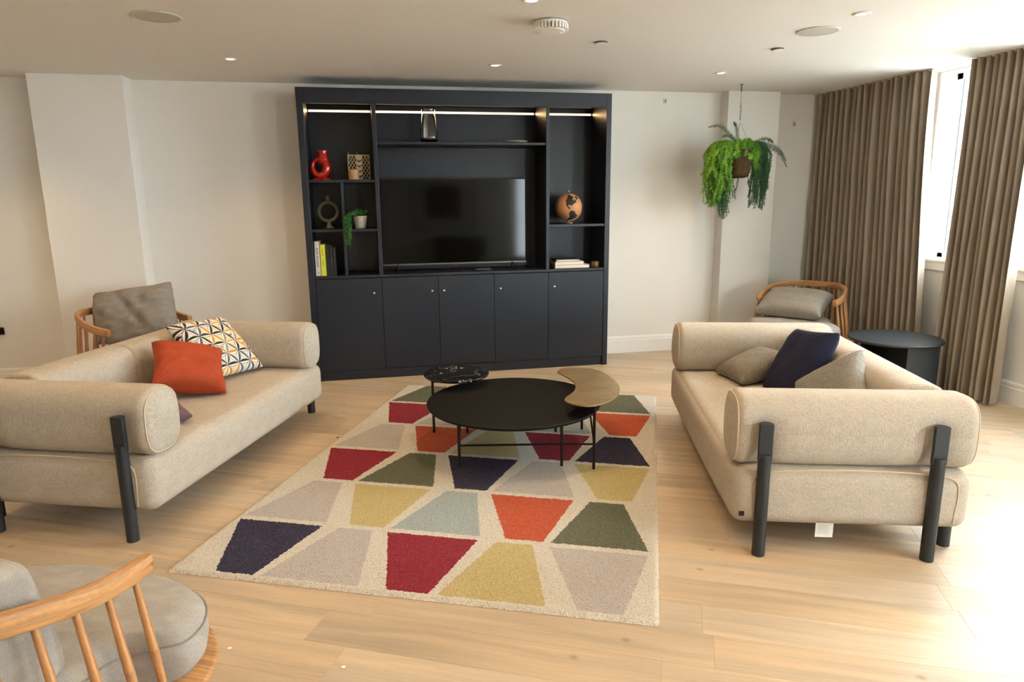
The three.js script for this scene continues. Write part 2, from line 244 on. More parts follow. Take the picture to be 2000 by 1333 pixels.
// ------------------------------------------------------------------ media unit
{
  const u = thing('media_unit', 'dark blue fitted media unit with shelves, five doors and lit top', 'cabinet'), Z1 = 0.44, zb = 0.03, m = navyUnitMat;
  const XL = -0.595, XR = 1.98, YT = 2.36;
  part('side_panel', rbox(XL, XL + 0.052, 0, YT, 0, Z1), m, u); part('side_panel', rbox(XR - 0.045, XR, 0, YT, 0, Z1), m, u);
  part('header', rbox(XL + 0.052, XR - 0.045, 2.243, YT, Z1 - 0.03, Z1), m, u);
  part('top_panel', rbox(XL + 0.052, XR - 0.045, YT - 0.03, YT, 0, Z1 - 0.03), m, u);
  part('inner_ceiling', rbox(XL + 0.052, XR - 0.045, 2.28, 2.3, zb, Z1 - 0.03), m, u);
  part('back_panel', rbox(XL + 0.052, XR - 0.045, 0.08, YT - 0.03, 0, zb), m, u);
  part('divider', rbox(-0.025, 0.007, 0.889, 2.28, zb, Z1 - 0.002), m, u); part('divider', rbox(1.405, 1.434, 0.889, 2.28, zb, Z1 - 0.002), m, u);
  part('divider', rbox(-0.3, -0.278, 0.889, 1.64, zb, Z1 - 0.008), m, u);
  part('shelf', rbox(0.007, 1.405, 1.935, 1.957, zb, Z1 - 0.006), m, u); part('shelf', rbox(XL + 0.052, -0.025, 1.638, 1.66, zb, Z1 - 0.006), m, u);
  part('shelf', rbox(XL + 0.052, -0.3, 1.246, 1.268, zb, Z1 - 0.006), m, u); part('shelf', rbox(-0.278, -0.025, 1.246, 1.268, zb, Z1 - 0.006), m, u); part('shelf', rbox(1.434, XR - 0.045, 1.254, 1.276, zb, Z1 - 0.006), m, u);
  part('worktop', rbox(XL + 0.052, XR - 0.045, 0.867, 0.889, zb, Z1), m, u);
  part('bottom_panel', rbox(XL + 0.052, XR - 0.045, 0.085, 0.105, zb, Z1 - 0.025), m, u);
  part('plinth', rbox(XL + 0.052, XR - 0.045, 0, 0.083, zb, Z1 - 0.018), m, u);
  const ds = [XL + 0.054, -0.009, 0.462, 0.943, 1.426, XR - 0.047], kn = [-0.075, 0.407, 0.507, 0.995, 1.476];
  const knobG = lathe([[0, 0.03], [0.006, 0.0295], [0.0095, 0.026], [0.01, 0.021], [0.007, 0.017], [0.0045, 0.014], [0.0045, 0.002], [0.008, 0.0005], [0.008, 0]], 20).rotateX(Math.PI / 2);
  for (let i = 0; i < 5; i++) { const d = part('door', rbox(ds[i] + 0.0015, ds[i + 1] - 0.0015, 0.087, 0.862, Z1 - 0.024, Z1 - 0.002, 0.002), m, u); part('knob', knobG, chromeMat, d, [kn[i], 0.74, Z1 - 0.002]).userData.label = 'small chrome door knob'; }
  // warm strips in slim channels along the back, one for each bay
  const glow = M({ color: '#fff1d8', emissive: new THREE.Color(1.0, 0.86, 0.6), emissiveIntensity: 0.75 });
  for (const [a, b] of [[XL + 0.056, -0.029], [0.011, 1.401], [1.438, XR - 0.049]]) {
    part('led_channel', join([rbox(a, b, 2.2195, 2.2215, zb, zb + 0.022, 0.0005), rbox(a, b, 2.2385, 2.2405, zb, zb + 0.022, 0.0005), rbox(a, b, 2.2195, 2.2405, zb, zb + 0.002, 0.0005)]), M({ color: '#777', roughness: 0.4, metalness: 0.7 }), u);
    part('led_strip', rbox(a + 0.004, b - 0.004, 2.223, 2.237, zb + 0.003, zb + 0.008, 0.002), glow, u);
    const l = new THREE.RectAreaLight(AMBER, LED_RADIANCE, b - a - 0.01, 0.012); l.position.set((a + b) / 2, 2.23, zb + 0.0095); l.lookAt((a + b) / 2, 2.23, 3); u.add(l);
  }
}
// ------------------------------------------------------------------ television and things on the shelves
{
  const t = thing('television', 'large flat black television on the media unit', 'television', [0.645, 0.8898, 0.22]);
  part('casing', rbox(-0.63, 0.63, 0.052, 0.782, -0.035, 0.008, 0.006), M({ color: '#101011', roughness: 0.4 }), t);
  part('screen', rbox(-0.622, 0.622, 0.066, 0.775, 0.008, 0.0105, 0.001), P({ color: '#070707', roughness: 0.07, specularIntensity: 0.4 }), t);
  part('lower_trim', rbox(-0.63, 0.63, 0.05, 0.0625, 0.008, 0.013, 0.002), M({ color: '#6f6a60', roughness: 0.3, metalness: 0.9 }), t);
  part('badge', rbox(-0.014, 0.014, 0.03, 0.05, -0.002, 0.011, 0.003), M({ color: '#3a1f1d', roughness: 0.3 }), t);
  for (const s of [-1, 1]) part('foot', join([rod(V3(s * 0.5, 0.06, 0), V3(s * 0.52, 0.006, 0.13), 0.006), rod(V3(s * 0.5, 0.06, 0), V3(s * 0.52, 0.006, -0.12), 0.006)]), blackMetal, t);
}
{
  const c = thing('carafe', 'smoky glass carafe with short neck under the shelf light', 'carafe', [0.437, 1.9578, 0.3]);
  const out = [[0, 0], [0.05, 0], [0.066, 0.006], [0.074, 0.022], [0.076, 0.05], [0.071, 0.12], [0.062, 0.19], [0.055, 0.215], [0.052, 0.232], [0.054, 0.25], [0.059, 0.267]], inn = out.slice(1).reverse().map(([r, y], i) => [r - 0.004, i === out.length - 2 ? 0.02 : Math.max(0.02, y)]);
  part('glass', lathe([...out, ...inn, [0, 0.02]], 48), P({ color: '#ffffff', roughness: 0.01, transmission: 1, thickness: 0.01, ior: 1.5, attenuationColor: new THREE.Color('#8a7d70'), attenuationDistance: 0.02 }), c);
  const dsh = thing('trinket_dish', 'shallow pale dish lying on the shelf above the television', 'dish', [1.172, 1.9578, 0.3]);
  part('dish', lathe([[0, 0.003], [0.05, 0.003], [0.085, 0.012], [0.104, 0.02], [0.107, 0.019], [0.088, 0.007], [0.052, 0], [0, 0]], 40), M({ color: '#d8cbb4', roughness: 0.25 }), dsh);
  // orange-red fish jug
  const j = thing('fish_jug', 'glossy red jug shaped like a fish with a loop handle', 'jug', [-0.445, 1.6608, 0.3]);
  const jugMat = P({ color: '#b81a08', roughness: 0.16, clearcoat: 0.6, clearcoatRoughness: 0.08 });
  { const pos = [], idx = [], uvs = [], N = 56, K = 24; for (let i = 0; i <= N; i++) { const a = i / N * Math.PI * 2, c = Math.cos(a), d = Math.sin(a), r = 0.027 + 0.008 * c - 0.006 * d + 0.003 * c * d; for (let k = 0; k <= K; k++) { const q = k / K * Math.PI * 2; pos.push(-0.013 + c * (0.056 + r * Math.cos(q)), 0.1 + d * (0.066 + r * Math.cos(q)), r * 1.35 * Math.sin(q)); uvs.push(i / N, k / K); } }
    for (let i = 0; i < N; i++) for (let k = 0; k < K; k++) { const q = i * (K + 1) + k; idx.push(q, q + K + 1, q + 1, q + 1, q + K + 1, q + K + 2); }
    const g = new THREE.BufferGeometry(); g.setAttribute('position', new THREE.Float32BufferAttribute(pos, 3)); g.setAttribute('uv', new THREE.Float32BufferAttribute(uvs, 2)); g.setIndex(idx); part('body', smoothNormals(g), jugMat, j); }
  part('neck', lathe([[0.02, 0.125], [0.044, 0.14], [0.044, 0.165], [0.037, 0.195], [0.033, 0.215], [0.037, 0.232], [0.033, 0.233], [0.029, 0.2], [0, 0.19]], 32).scale(1, 1, 0.85).translate(0.016, 0, 0), jugMat, j);
  for (const [x, y] of [[-0.018, 0.252], [0.052, 0.244]]) part('lip', rod(V3(x * 0.9 + 0.001, 0.222, 0), V3(x, y, 0), 0.012, 0.002, 12), jugMat, j);
  for (const k of [-1, 1]) part('fin', rbox(k * 0.036 - 0.03, k * 0.036 + 0.03, 0, 0.014, -0.035, 0.035, 0.006), jugMat, j);
  // lattice lantern with crescents
  const l = thing('lattice_lantern', 'pale gold lattice lantern with a row of crescents beside the red jug', 'lantern', [-0.145, 1.6608, 0.26]), gold = M({ color: '#cbb58c', roughness: 0.4, metalness: 0.35 });
  const W = 0.172, H = 0.198, bars = [];
  for (const z of [0, -0.1]) {
    for (let k = -7; k <= 6; k++) for (const d of [1, -1]) {
      let x0 = k * 0.026, x1 = x0 + H * 0.62, y0 = 0, y1 = H; const f = (x) => y0 + (x - k * 0.026) / (H * 0.62) * H;
      const a = Math.max(0, x0), b = Math.min(W, x1); if (b - a < 0.012) continue;
      const A = [a, f(a)], B = [b, f(b)]; const fl = (x) => d > 0 ? x - W / 2 : W / 2 - x;
      bars.push(rod(V3(fl(A[0]), A[1], z), V3(fl(B[0]), B[1], z), 0.0026, 0.0026, 5));
    }
    for (const [a, b] of [[[-W / 2, 0], [W / 2, 0]], [[-W / 2, H], [W / 2, H]], [[-W / 2, 0], [-W / 2, H]], [[W / 2, 0], [W / 2, H]]]) bars.push(rod(V3(...a, z), V3(...b, z), 0.004, 0.004, 6));
  }
  for (const x of [-1, 1]) for (const y of [0, H]) bars.push(rod(V3(x * W / 2, y, 0), V3(x * W / 2, y, -0.1), 0.004, 0.004, 6));
  part('lattice', join(bars).translate(0, 0.004, 0), gold, l);
  part('centre_plate', rbox(-0.022, 0.026, 0.004, H + 0.004, -0.003, 0.003, 0.001), gold, l);
  for (let k = 0; k < 4; k++) { const c = new THREE.Shape(), y = 0.165 - k * 0.041; c.absarc(0.003, y, 0.02, Math.PI, 0, false); c.quadraticCurveTo(0.003, y - 0.016, -0.017, y); part('crescent', new THREE.ExtrudeGeometry(c, { depth: 0.002, bevelEnabled: false }).translate(0, 0, 0.003), M({ color: '#3a3022', roughness: 0.6 }), l); }
  for (const x of [-0.08, -0.008]) part('spike', rod(V3(x, H, 0), V3(x, H + 0.03, 0), 0.004, 0.0015, 6), gold, l);
  const cd = thing('candle', 'tan pillar candle in front of the lattice lantern', 'candle', [-0.19, 1.6608, 0.345]);
  part('wax', lathe([[0, 0], [0.042, 0], [0.043, 0.004], [0.043, 0.076], [0.041, 0.081], [0.03, 0.078], [0, 0.075]], 32), M({ color: '#b8905f', roughness: 0.55 }), cd); part('wick', rod(V3(0, 0.075, 0), V3(0.002, 0.09, 0), 0.0016), M({ color: '#e8d8b0', roughness: 0.7 }), cd);
  // ring vase
  const r = thing('ring_vase', 'dark olive ceramic vase with an open ring body', 'vase', [-0.414, 1.2688, 0.25]), vm = M({ color: '#6b6656', roughness: 0.75 });
  part('ring', new THREE.TorusGeometry(0.076, 0.0155, 16, 56).scale(1, 1, 1.5).translate(0, 0.138, 0), vm, r);
  part('neck', lathe([[0, 0.205], [0.017, 0.205], [0.0165, 0.235], [0.019, 0.266], [0.016, 0.268], [0.013, 0.24], [0, 0.238]], 24), vm, r);
  part('foot', lathe([[0, 0], [0.044, 0], [0.045, 0.008], [0.026, 0.02], [0.02, 0.035], [0.022, 0.058], [0, 0.06]], 28), vm, r);
  // trailing plant in a pale pot
  const tp = thing('trailing_pot_plant', 'small trailing green plant in a mottled pale pot on the shelf', 'plant', [-0.16, 1.2688, 0.33]), R = rng(21);
  const potTex = dataTex(128, 128, (x, y) => { const k = vnoise(x / 9, y / 14, 14, 9) * 0.6 + vnoise(x / 3, y / 4, 42, 32) * 0.4; return [214 - k * 78, 205 - k * 84, 184 - k * 88]; });
  part('pot', lathe([[0, 0], [0.041, 0], [0.043, 0.003], [0.059, 0.096], [0.061, 0.102], [0.056, 0.102], [0.05, 0.085], [0, 0.085]], 32), M({ map: potTex, roughness: 0.7 }), tp);
  const leaves = [], stems = [], leaf = () => { const g = new THREE.BufferGeometry(); const w = 0.005 + R() * 0.004, L = 0.011 + R() * 0.007; g.setAttribute('position', new THREE.Float32BufferAttribute([0, 0, 0, w, L * 0.45, 0.002, 0, L, 0, 0, 0, 0, 0, L, 0, -w, L * 0.45, 0.002], 3)); g.setAttribute('uv', new THREE.Float32BufferAttribute(new Array(12).fill(0), 2)); g.computeVertexNormals(); return g; };
  for (let i = 0; i < 46; i++) {
    const trail = i < 24, a = trail ? Math.PI + (R() - 0.5) * 1.5 : R() * 6.28, len = trail ? 0.06 + R() * 0.2 : 0.03 + R() * 0.03, rr = trail ? 0.055 + R() * 0.045 : 0.02 + R() * 0.045, x1 = Math.cos(a) * rr - (trail ? 0.025 : 0), z1 = trail ? 0.112 + R() * 0.04 : Math.sin(a) * rr;
    const pts = trail ? [V3(0, 0.09, 0), V3(x1 * 0.6, 0.125, z1 * 0.6), V3(x1, 0.1, z1), V3(x1 - 0.01 + R() * 0.02, 0.09 - len * 0.5, z1 + 0.012), V3(x1 + (R() - 0.6) * 0.03, 0.08 - len, z1 + 0.012)] : [V3(x1 * 0.4, 0.08, z1 * 0.4), V3(x1 * 0.8, 0.1 + len * 0.6, z1 * 0.8), V3(x1, 0.1 + len, z1)], c = new THREE.CatmullRomCurve3(pts);
    stems.push(new THREE.TubeGeometry(c, 10, 0.0008, 3));
    for (let k = 0; k < (trail ? 30 : 12); k++) { const p = c.getPoint(0.15 + 0.85 * R()), g = leaf(); g.rotateX(R() * 6.28).rotateY(R() * 6.28).rotateZ(R() * 6.28).translate(p.x, p.y, p.z); leaves.push(g); }
  }
  const fo = part('foliage', mergeGeometries(leaves), M({ color: '#2f7a2c', roughness: 0.6, side: THREE.DoubleSide }), tp); fo.userData.kind = 'stuff'; part('stem', join(stems), M({ color: '#4c7a38', roughness: 0.7 }), tp);
  // globe
  const globeTex = canvasTex(1024, 512, (c, W, H) => {
    c.fillStyle = '#c98d5c'; c.fillRect(0, 0, W, H); const Rg = rng(3); for (let i = 0; i < 9000; i++) { c.fillStyle = Rg() < 0.5 ? 'rgba(120,70,35,.16)' : 'rgba(240,190,140,.16)'; c.fillRect(Rg() * W, Rg() * H, 2, 2); }
    c.fillStyle = '#22221f'; const land = (pts) => { c.beginPath(); pts.forEach(([lo, la], i) => c[i ? 'lineTo' : 'moveTo']((lo + 180) / 360 * W, (90 - la) / 180 * H)); c.closePath(); c.fill(); };
    land([[-165, 62], [-155, 71], [-125, 70], [-95, 73], [-82, 68], [-94, 60], [-80, 52], [-78, 62], [-64, 58], [-56, 51], [-66, 45], [-75, 38], [-81, 29], [-80, 25], [-84, 30], [-97, 27], [-97, 20], [-88, 21], [-84, 11], [-78, 8], [-92, 14], [-105, 20], [-112, 30], [-123, 38], [-125, 48], [-135, 58], [-150, 60]]);
    land([[-79, 9], [-62, 11], [-50, 0], [-35, -7], [-40, -22], [-50, -30], [-58, -38], [-66, -45], [-70, -54], [-74, -50], [-72, -30], [-71, -18], [-81, -5]]); land([[-55, 60], [-22, 70], [-18, 80], [-45, 83], [-70, 78]]);
    land([[-17, 15], [-6, 35], [10, 37], [32, 31], [43, 12], [51, 11], [40, -5], [40, -18], [32, -28], [19, -34], [12, -17], [9, 4], [-8, 5]]);
    land([[-9, 43], [-2, 48], [8, 54], [10, 58], [5, 61], [15, 69], [30, 70], [60, 68], [100, 76], [140, 72], [178, 68], [160, 60], [140, 55], [135, 44], [122, 38], [121, 28], [108, 20], [105, 9], [98, 16], [90, 22], [80, 12], [72, 20], [60, 25], [50, 28], [58, 20], [45, 13], [35, 30], [28, 37], [20, 40], [10, 44]]); land([[114, -22], [130, -12], [142, -11], [153, -27], [147, -38], [130, -32], [115, -34]]);
  });
  const gl = thing('globe', 'tan globe with dark continents on the shelf', 'globe', [1.657, 1.2768, 0.27]);
  const ball = part('ball', new THREE.SphereGeometry(0.121, 48, 32), M({ map: globeTex, roughness: 0.6 }), gl, [0, 0.139, 0]); ball.rotation.set(0.3, -0.38, -0.3);
  part('stand', lathe([[0, 0], [0.045, 0], [0.047, 0.004], [0.045, 0.008], [0.012, 0.012], [0.008, 0.024], [0, 0.024]], 32), chromeMat, gl); part('finial', lathe([[0, 0.255], [0.003, 0.256], [0.003, 0.272], [0.009, 0.276], [0.01, 0.282], [0.004, 0.29], [0, 0.293]], 20), chromeMat, gl);
  // books
  function book(label, group, [x, y, z], [w, h, d], cover, { lay = false, spine } = {}) {
    const b = thing('book', label, 'book', [x, y + 0.0008, z], 0, group), cm = M({ color: cover, roughness: 0.6 }), pm = M({ color: '#e9e0cd', roughness: 0.9 });
    if (lay) { part('pages', rbox(0.004, w, 0.003, h - 0.003, -d + 0.004, 0, 0.001), pm, b); part('cover', join([rbox(0, w + 0.003, 0, 0.003, -d, 0.003, 0.001), rbox(0, w + 0.003, h - 0.003, h, -d, 0.003, 0.001), rbox(0, 0.003, 0, h, -d, 0.003, 0.001)]), cm, b); }
    else { part('pages', rbox(0.003, w - 0.003, 0.003, h - 0.003, -d, -0.004, 0.001), pm, b); part('cover', join([rbox(0, 0.003, 0, h, -d, 0, 0.001), rbox(w - 0.003, w, 0, h, -d, 0, 0.001), rbox(0, w, 0, h, -0.004, 0, 0.001)]), cm, b); }
    if (spine) { const p = part('spine_print', new THREE.PlaneGeometry(w - 0.004, h - 0.004), M({ map: spine, roughness: 0.6 }), b, [w / 2, h / 2, 0.0006]); }
    return b;
  }
  const spineTex = (bg, fg, runs) => canvasTex(64, 512, (c, W, H) => { c.fillStyle = bg; c.fillRect(0, 0, W, H); c.fillStyle = fg; c.textBaseline = 'middle'; for (const [txt, y, size, bold] of runs) { c.save(); c.translate(W / 2, y); c.rotate(Math.PI / 2); c.font = (bold ? 'bold ' : '') + size + 'px sans-serif'; c.fillText(txt, 0, 0); c.restore(); } });
  const bz = 0.4, G = 'upright books in the lowest shelf bay';
  const sp1 = spineTex('#d9d4c8', '#2a2622', [['Alain Ducasse', 90, 44, true], ['NY', 452, 26, true]]), sp2 = spineTex('#c9cf3c', '#3c3f12', [['A taste of', 70, 24, true], ['London', 250, 30, false]]);
  book('tall white book with dark lettering on its spine', G, [-0.535, 0.889, bz], [0.04, 0.282, 0.2], '#d9d4c8', { spine: sp1 });
  book('bright yellow book standing beside the tall white book', G, [-0.492, 0.889, bz + 0.005], [0.041, 0.256, 0.2], '#c9cf3c', { spine: sp2 });
  book('black book standing beside the yellow book', G, [-0.448, 0.889, bz - 0.01], [0.03, 0.245, 0.19], '#1b1a19', { spine: spineTex('#1b1a19', '#8a7f6c', [['cook', 60, 20, false], ['o', 470, 22, true]]) });
  book('black book second from the yellow book', G, [-0.416, 0.889, bz - 0.01], [0.024, 0.24, 0.19], '#24221f', { spine: spineTex('#24221f', '#a9a294', [['o', 230, 40, true]]) });
  book('thin black book with small pale lettering, farthest from the yellow book', G, [-0.39, 0.889, bz - 0.012], [0.022, 0.228, 0.19], '#191817', { spine: spineTex('#191817', '#8f8878', [['the garden kitchen', 60, 24, false]]) });
  const G2 = 'books lying beside the small brass pot';
  book('lowest and longest of the stacked pale books', G2, [1.5, 0.889, 0.385], [0.315, 0.029, 0.22], '#b9a98a', { lay: true }); book('middle book of the stacked pale books', G2, [1.503, 0.9184, 0.382], [0.262, 0.027, 0.2], '#e6dfcf', { lay: true }); book('topmost thin book of the stacked pale books', G2, [1.512, 0.9458, 0.375], [0.212, 0.02, 0.16], '#2a2a2a', { lay: true });
  const bp = thing('brass_pot', 'small round brass pot beside the stacked pale books', 'pot', [1.893, 0.8898, 0.33]); part('body', lathe([[0, 0], [0.038, 0], [0.04, 0.004], [0.04, 0.044], [0.036, 0.046], [0.034, 0.03], [0, 0.028]], 32), M({ color: '#96784a', roughness: 0.4, metalness: 0.6 }), bp);
  const rc = thing('remote_control', 'black remote control with shiny keys below the television', 'remote', [0.86, 0.8898, 0.37], 0.2); part('body', rbox(-0.075, 0.075, 0, 0.018, -0.02, 0.02, 0.006), M({ color: '#121212', roughness: 0.25 }), rc); for (let i = 0; i < 5; i++) part('key', rbox(-0.055 + i * 0.024, -0.043 + i * 0.024, 0.018, 0.021, -0.006, 0.008, 0.002), chromeMat, rc);
}
// ------------------------------------------------------------------ sofas
function bolster(len, H, T, r, { dome = 0.014, dents = [], n = 2.7, rings = 64, seg = 56 } = {}) {     // axis along x, centred
  const pos = [], uvs = [], idx = [], sgn = (v) => Math.sign(v) || 1, ring = (x, hy, hz, cap) => {
    for (let j = 0; j <= seg; j++) { const a = j / seg * Math.PI * 2, c = Math.cos(a), s = Math.sin(a), y = hy * sgn(s) * Math.abs(s) ** (2 / n), z = hz * sgn(c) * Math.abs(c) ** (2 / n); let zz = z; for (const d of dents) { const g = Math.exp(-(((x - d.x) / 0.06) ** 2)) * (1 / (1 + Math.exp((y - d.y) / 0.012))); if (z * d.side > 0) zz -= d.side * d.depth * g * Math.min(1, Math.abs(z) / (hz || 1)); } pos.push(x, y, zz); if (cap) uvs.push(z, y); else uvs.push(x, j / seg * 2 * (H + T) * 0.85); }
  };
  const L = len / 2, list = [];
  for (let k = 0; k <= 8; k++) { const f = k / 8; list.push([-L - dome * (1 - f * f), (H / 2 - r) * f, (T / 2 - r) * f, 1]); } list.push([-L, H / 2 - r, T / 2 - r]);
  for (let k = 1; k <= 7; k++) { const a = k / 7 * Math.PI / 2, o = r * (1 - Math.sin(a)); list.push([-L + r * (1 - Math.cos(a)), H / 2 - o, T / 2 - o]); }
  for (let k = 1; k < rings; k++) list.push([-L + r + (len - 2 * r) * k / rings, H / 2, T / 2]);
  const back = list.slice(0, 17).reverse().map(([x, h, t, c]) => [-x, h, t, c]); list.push(...back);
  for (const q of list) ring(...q);
  const m = seg + 1; for (let i = 0; i < list.length - 1; i++) for (let j = 0; j < seg; j++) { const a = i * m + j; idx.push(a, a + 1, a + m + 1, a, a + m + 1, a + m); }
  const g = new THREE.BufferGeometry(); g.setAttribute('position', new THREE.Float32BufferAttribute(pos, 3)); g.setAttribute('uv', new THREE.Float32BufferAttribute(uvs, 2)); g.setIndex(idx);
  return smoothNormals(g);
}
function capPiping(len, H, T, r, n = 3) {           // seam cord round the two end caps
  const out = []; for (const s of [-1, 1]) { const pts = []; for (let j = 0; j < 44; j++) { const a = j / 44 * Math.PI * 2, c = Math.cos(a), d = Math.sin(a), o = r * 0.28; pts.push(V3(s * (len / 2 - r * 0.28), (H / 2 - o) * (Math.sign(d) || 1) * Math.abs(d) ** (2 / n), (T / 2 - o) * (Math.sign(c) || 1) * Math.abs(c) ** (2 / n))); } out.push(new THREE.TubeGeometry(new THREE.CatmullRomCurve3(pts, true), 88, 0.0035, 6, true)); }
  return join(out);
}
const ARM = { H: 0.312, T: 0.262, y: 0.531 };
function legGeo() {        // round post whose upper half is cut flat where it grips the arm
  const lower = new THREE.CylinderGeometry(0.027, 0.027, 0.43, 24).translate(0, 0.215, 0), s = new THREE.Shape(); s.absarc(0, 0, 0.027, -0.35, Math.PI + 0.35, false); s.closePath();
  const up = new THREE.ExtrudeGeometry(s, { depth: 0.155, bevelEnabled: true, bevelSize: 0.002, bevelThickness: 0.002, bevelSegments: 2, curveSegments: 20 }).rotateX(-Math.PI / 2).translate(0, 0.43, 0);
  const taper = new THREE.CylinderGeometry(0.025, 0.027, 0.03, 24).translate(0, 0.44, 0); return join([lower, taper, up]);
}
const LEG = legGeo(), backLeg = new THREE.CylinderGeometry(0.027, 0.027, 0.16, 24).translate(0, 0.08, 0), seatGeo = softBox(1.86, 0.258, 0.97, 0.055, { crown: 0.01, side: 0.012, seg: [80, 16, 36], wave: (o, n, t) => { if (n[1] > 0.5) o[1] -= 0.004 * Math.exp(-((o[0] / 0.02) ** 2)); if (n[1] > 0.5) o[1] += 0.004 * (vnoise(o[0] * 7 + 9, o[2] * 5 + 3) - 0.5) * (1 - t[0] ** 4) * (1 - t[2] ** 4) + 0.0016 * Math.sin(o[0] * 95 + 3 * vnoise(o[2] * 4, 2)) * Math.exp(-(((o[0] - 0.1) / 0.3) ** 2)) * Math.exp(-(((o[2] - 0.12) / 0.2) ** 2)); } });
const armGeo = (side) => bolster(0.985, ARM.H, ARM.T, 0.05, { n: 3, dents: [0.355, -0.335].map((z) => ({ x: -z - 0.0175, y: 0.06, side, depth: 0.022 })) }), armL = armGeo(1), armR = armGeo(-1), armPipe = capPiping(0.985, ARM.H, ARM.T, 0.05), backGeo = bolster(0.67, ARM.H, ARM.T, 0.018, { n: 3, dome: 0.0, rings: 40 });
function sofa(name, label, [x, z], turn) {
  const o = thing(name, label, 'sofa', [x, 0, z], turn, 'pair of beige sofas facing each other');
  part('seat_base', seatGeo, sofaMat, o, [0, 0.252, -0.016]);
  for (const s of [-1, 1]) {
    const a = part('arm_bolster', s > 0 ? armL : armR, sofaMat, o, [s * 0.8, ARM.y, -0.0175]); a.rotation.y = Math.PI / 2; part('piping', armPipe, pipingMat, a);
    part('back_bolster', backGeo, sofaMat, o, [s * 0.336, ARM.y, -0.375]);
    // seam cord down the outer side panel
    const e = 0.43, pts = [[-e, 0.16], [-e, 0.335], [-e + 0.035, 0.362], [e - 0.075, 0.362], [e - 0.04, 0.335], [e - 0.04, 0.16]].map(([q, y]) => V3(s * 0.936, y, q)); part('side_seam', tube(pts, 0.0032, 60, 6), pipingMat, o);
    for (const zz of [0.355, -0.335]) { const l = part('leg', LEG, blackLegMat, o, [s * 0.95, 0, zz]); l.rotation.y = s > 0 ? Math.PI / 2 : -Math.PI / 2; }
    part('leg', backLeg, blackLegMat, o, [s * 0.81, 0, -0.47]);
  }
  return o;
}
const sofaL = sofa('sofa', 'long beige sofa with the orange and patterned cushions, black legs', [-1.224, 2.058], 70 * Math.PI / 180);
const sofaR = sofa('sofa', 'beige sofa by the window with navy and grey cushions, black legs', [2.079, 2.997], -106.6 * Math.PI / 180);
{
  const lab = canvasTex(128, 192, (c, W, H) => { c.fillStyle = '#f2f0ea'; c.fillRect(0, 0, W, H); c.fillStyle = '#b9b5ad'; c.fillRect(26, 20, 76, 8); for (let k = 0; k < 9; k++) c.fillRect(16, 56 + k * 12, 96 - (k * 13) % 30, 4); });
  const l = part('care_label', new THREE.BoxGeometry(0.0012, 0.085, 0.075), M({ map: lab, roughness: 0.8 }), sofaR, [0.86, 0.085, 0.055]); l.userData.label = 'white care label hanging under the seat';
  part('fabric_tab', rbox(0.934, 0.94, 0.17, 0.19, 0.42, 0.442, 0.001), M({ color: '#1c1c22', roughness: 0.8 }), sofaR).userData.label = 'small black fabric tab on the side seam';
}
// ------------------------------------------------------------------ cushions
function cushion(name, label, geo, mat, pos, [ex, ey, ez], group) { const m = new THREE.Mesh(geo, mat); m.name = numbered(name); m.position.set(...pos); m.rotation.set(ex, ey, ez, 'YXZ'); scene.add(m); return tag(m, label, 'cushion', group); }
const petals = canvasTex(512, 512, (c, W, H) => {
  c.fillStyle = '#ded3bb'; c.fillRect(0, 0, W, H); const R = rng(8), a = 108, cols = ['#24242a', '#c98a32', '#41536e', '#8f8f88', '#24242a', '#d9a85a', '#56657c'];
  const lens = (x, y, ang) => { const col = cols[Math.floor(R() * cols.length)], b = a * 0.29; c.save(); c.translate(x, y); c.rotate(ang); c.fillStyle = '#efe6d0'; c.beginPath(); c.moveTo(-a / 2, 0); c.quadraticCurveTo(0, -b * 1.1, a / 2, 0); c.quadraticCurveTo(0, b * 1.1, -a / 2, 0); c.fill(); c.fillStyle = col; c.beginPath(); c.moveTo(-a / 2, 0); c.quadraticCurveTo(0, -b * 1.1, a / 2, 0); c.quadraticCurveTo(0, b * 0.12, -a / 2, 0); c.fill(); c.strokeStyle = col; c.lineWidth = 3; c.beginPath(); c.moveTo(-a / 2, 0); c.quadraticCurveTo(0, b * 1.1, a / 2, 0); c.stroke(); c.restore(); };
  const hgt = a * Math.sqrt(3) / 2;
  for (let j = -1; j < 7; j++) for (let i = -1; i < 6; i++) { const x = i * a + (j % 2 ? a / 2 : 0), y = j * hgt; for (const k of [0, 1, 2]) { const t = k * Math.PI / 3; lens(x + Math.cos(t) * a / 2, y + Math.sin(t) * a / 2, t); } if (R() < 0.55) { c.fillStyle = cols[Math.floor(R() * 4)]; c.beginPath(); const q = a * 0.2; c.moveTo(x + a / 2, y + hgt * 0.33 - q * 0.55); c.lineTo(x + a / 2 + q * 0.7, y + hgt * 0.33 + q * 0.45); c.lineTo(x + a / 2 - q * 0.7, y + hgt * 0.33 + q * 0.45); c.fill(); } }
});
const velvet = (color, sheen) => P({ color, roughness: 0.85, map: rep(clothFine, 2), sheen: 0.7, sheenColor: new THREE.Color(sheen), sheenRoughness: 0.4 });
cushion('orange_cushion', 'orange velvet cushion lying in front of the patterned cushion', pillow(0.4, 0.38, 0.19, { seed: 3, wrinkle: 0.016, pinch: 0.1 }), velvet('#bf4a1f', '#d8643a'), [-1.175, 0.545, 2.0], [-1.0, 0.78, -0.5]);
cushion('patterned_cushion', 'cream cushion with mustard, navy and black petal pattern', pillow(0.46, 0.46, 0.14, { seed: 5, wrinkle: 0.008 }), M({ map: petals, roughness: 0.9, bumpMap: rep(weaveBump, 4), bumpScale: 0.0005 }), [-1.1, 0.578, 1.6], [-0.8, 1.03, -0.05]);
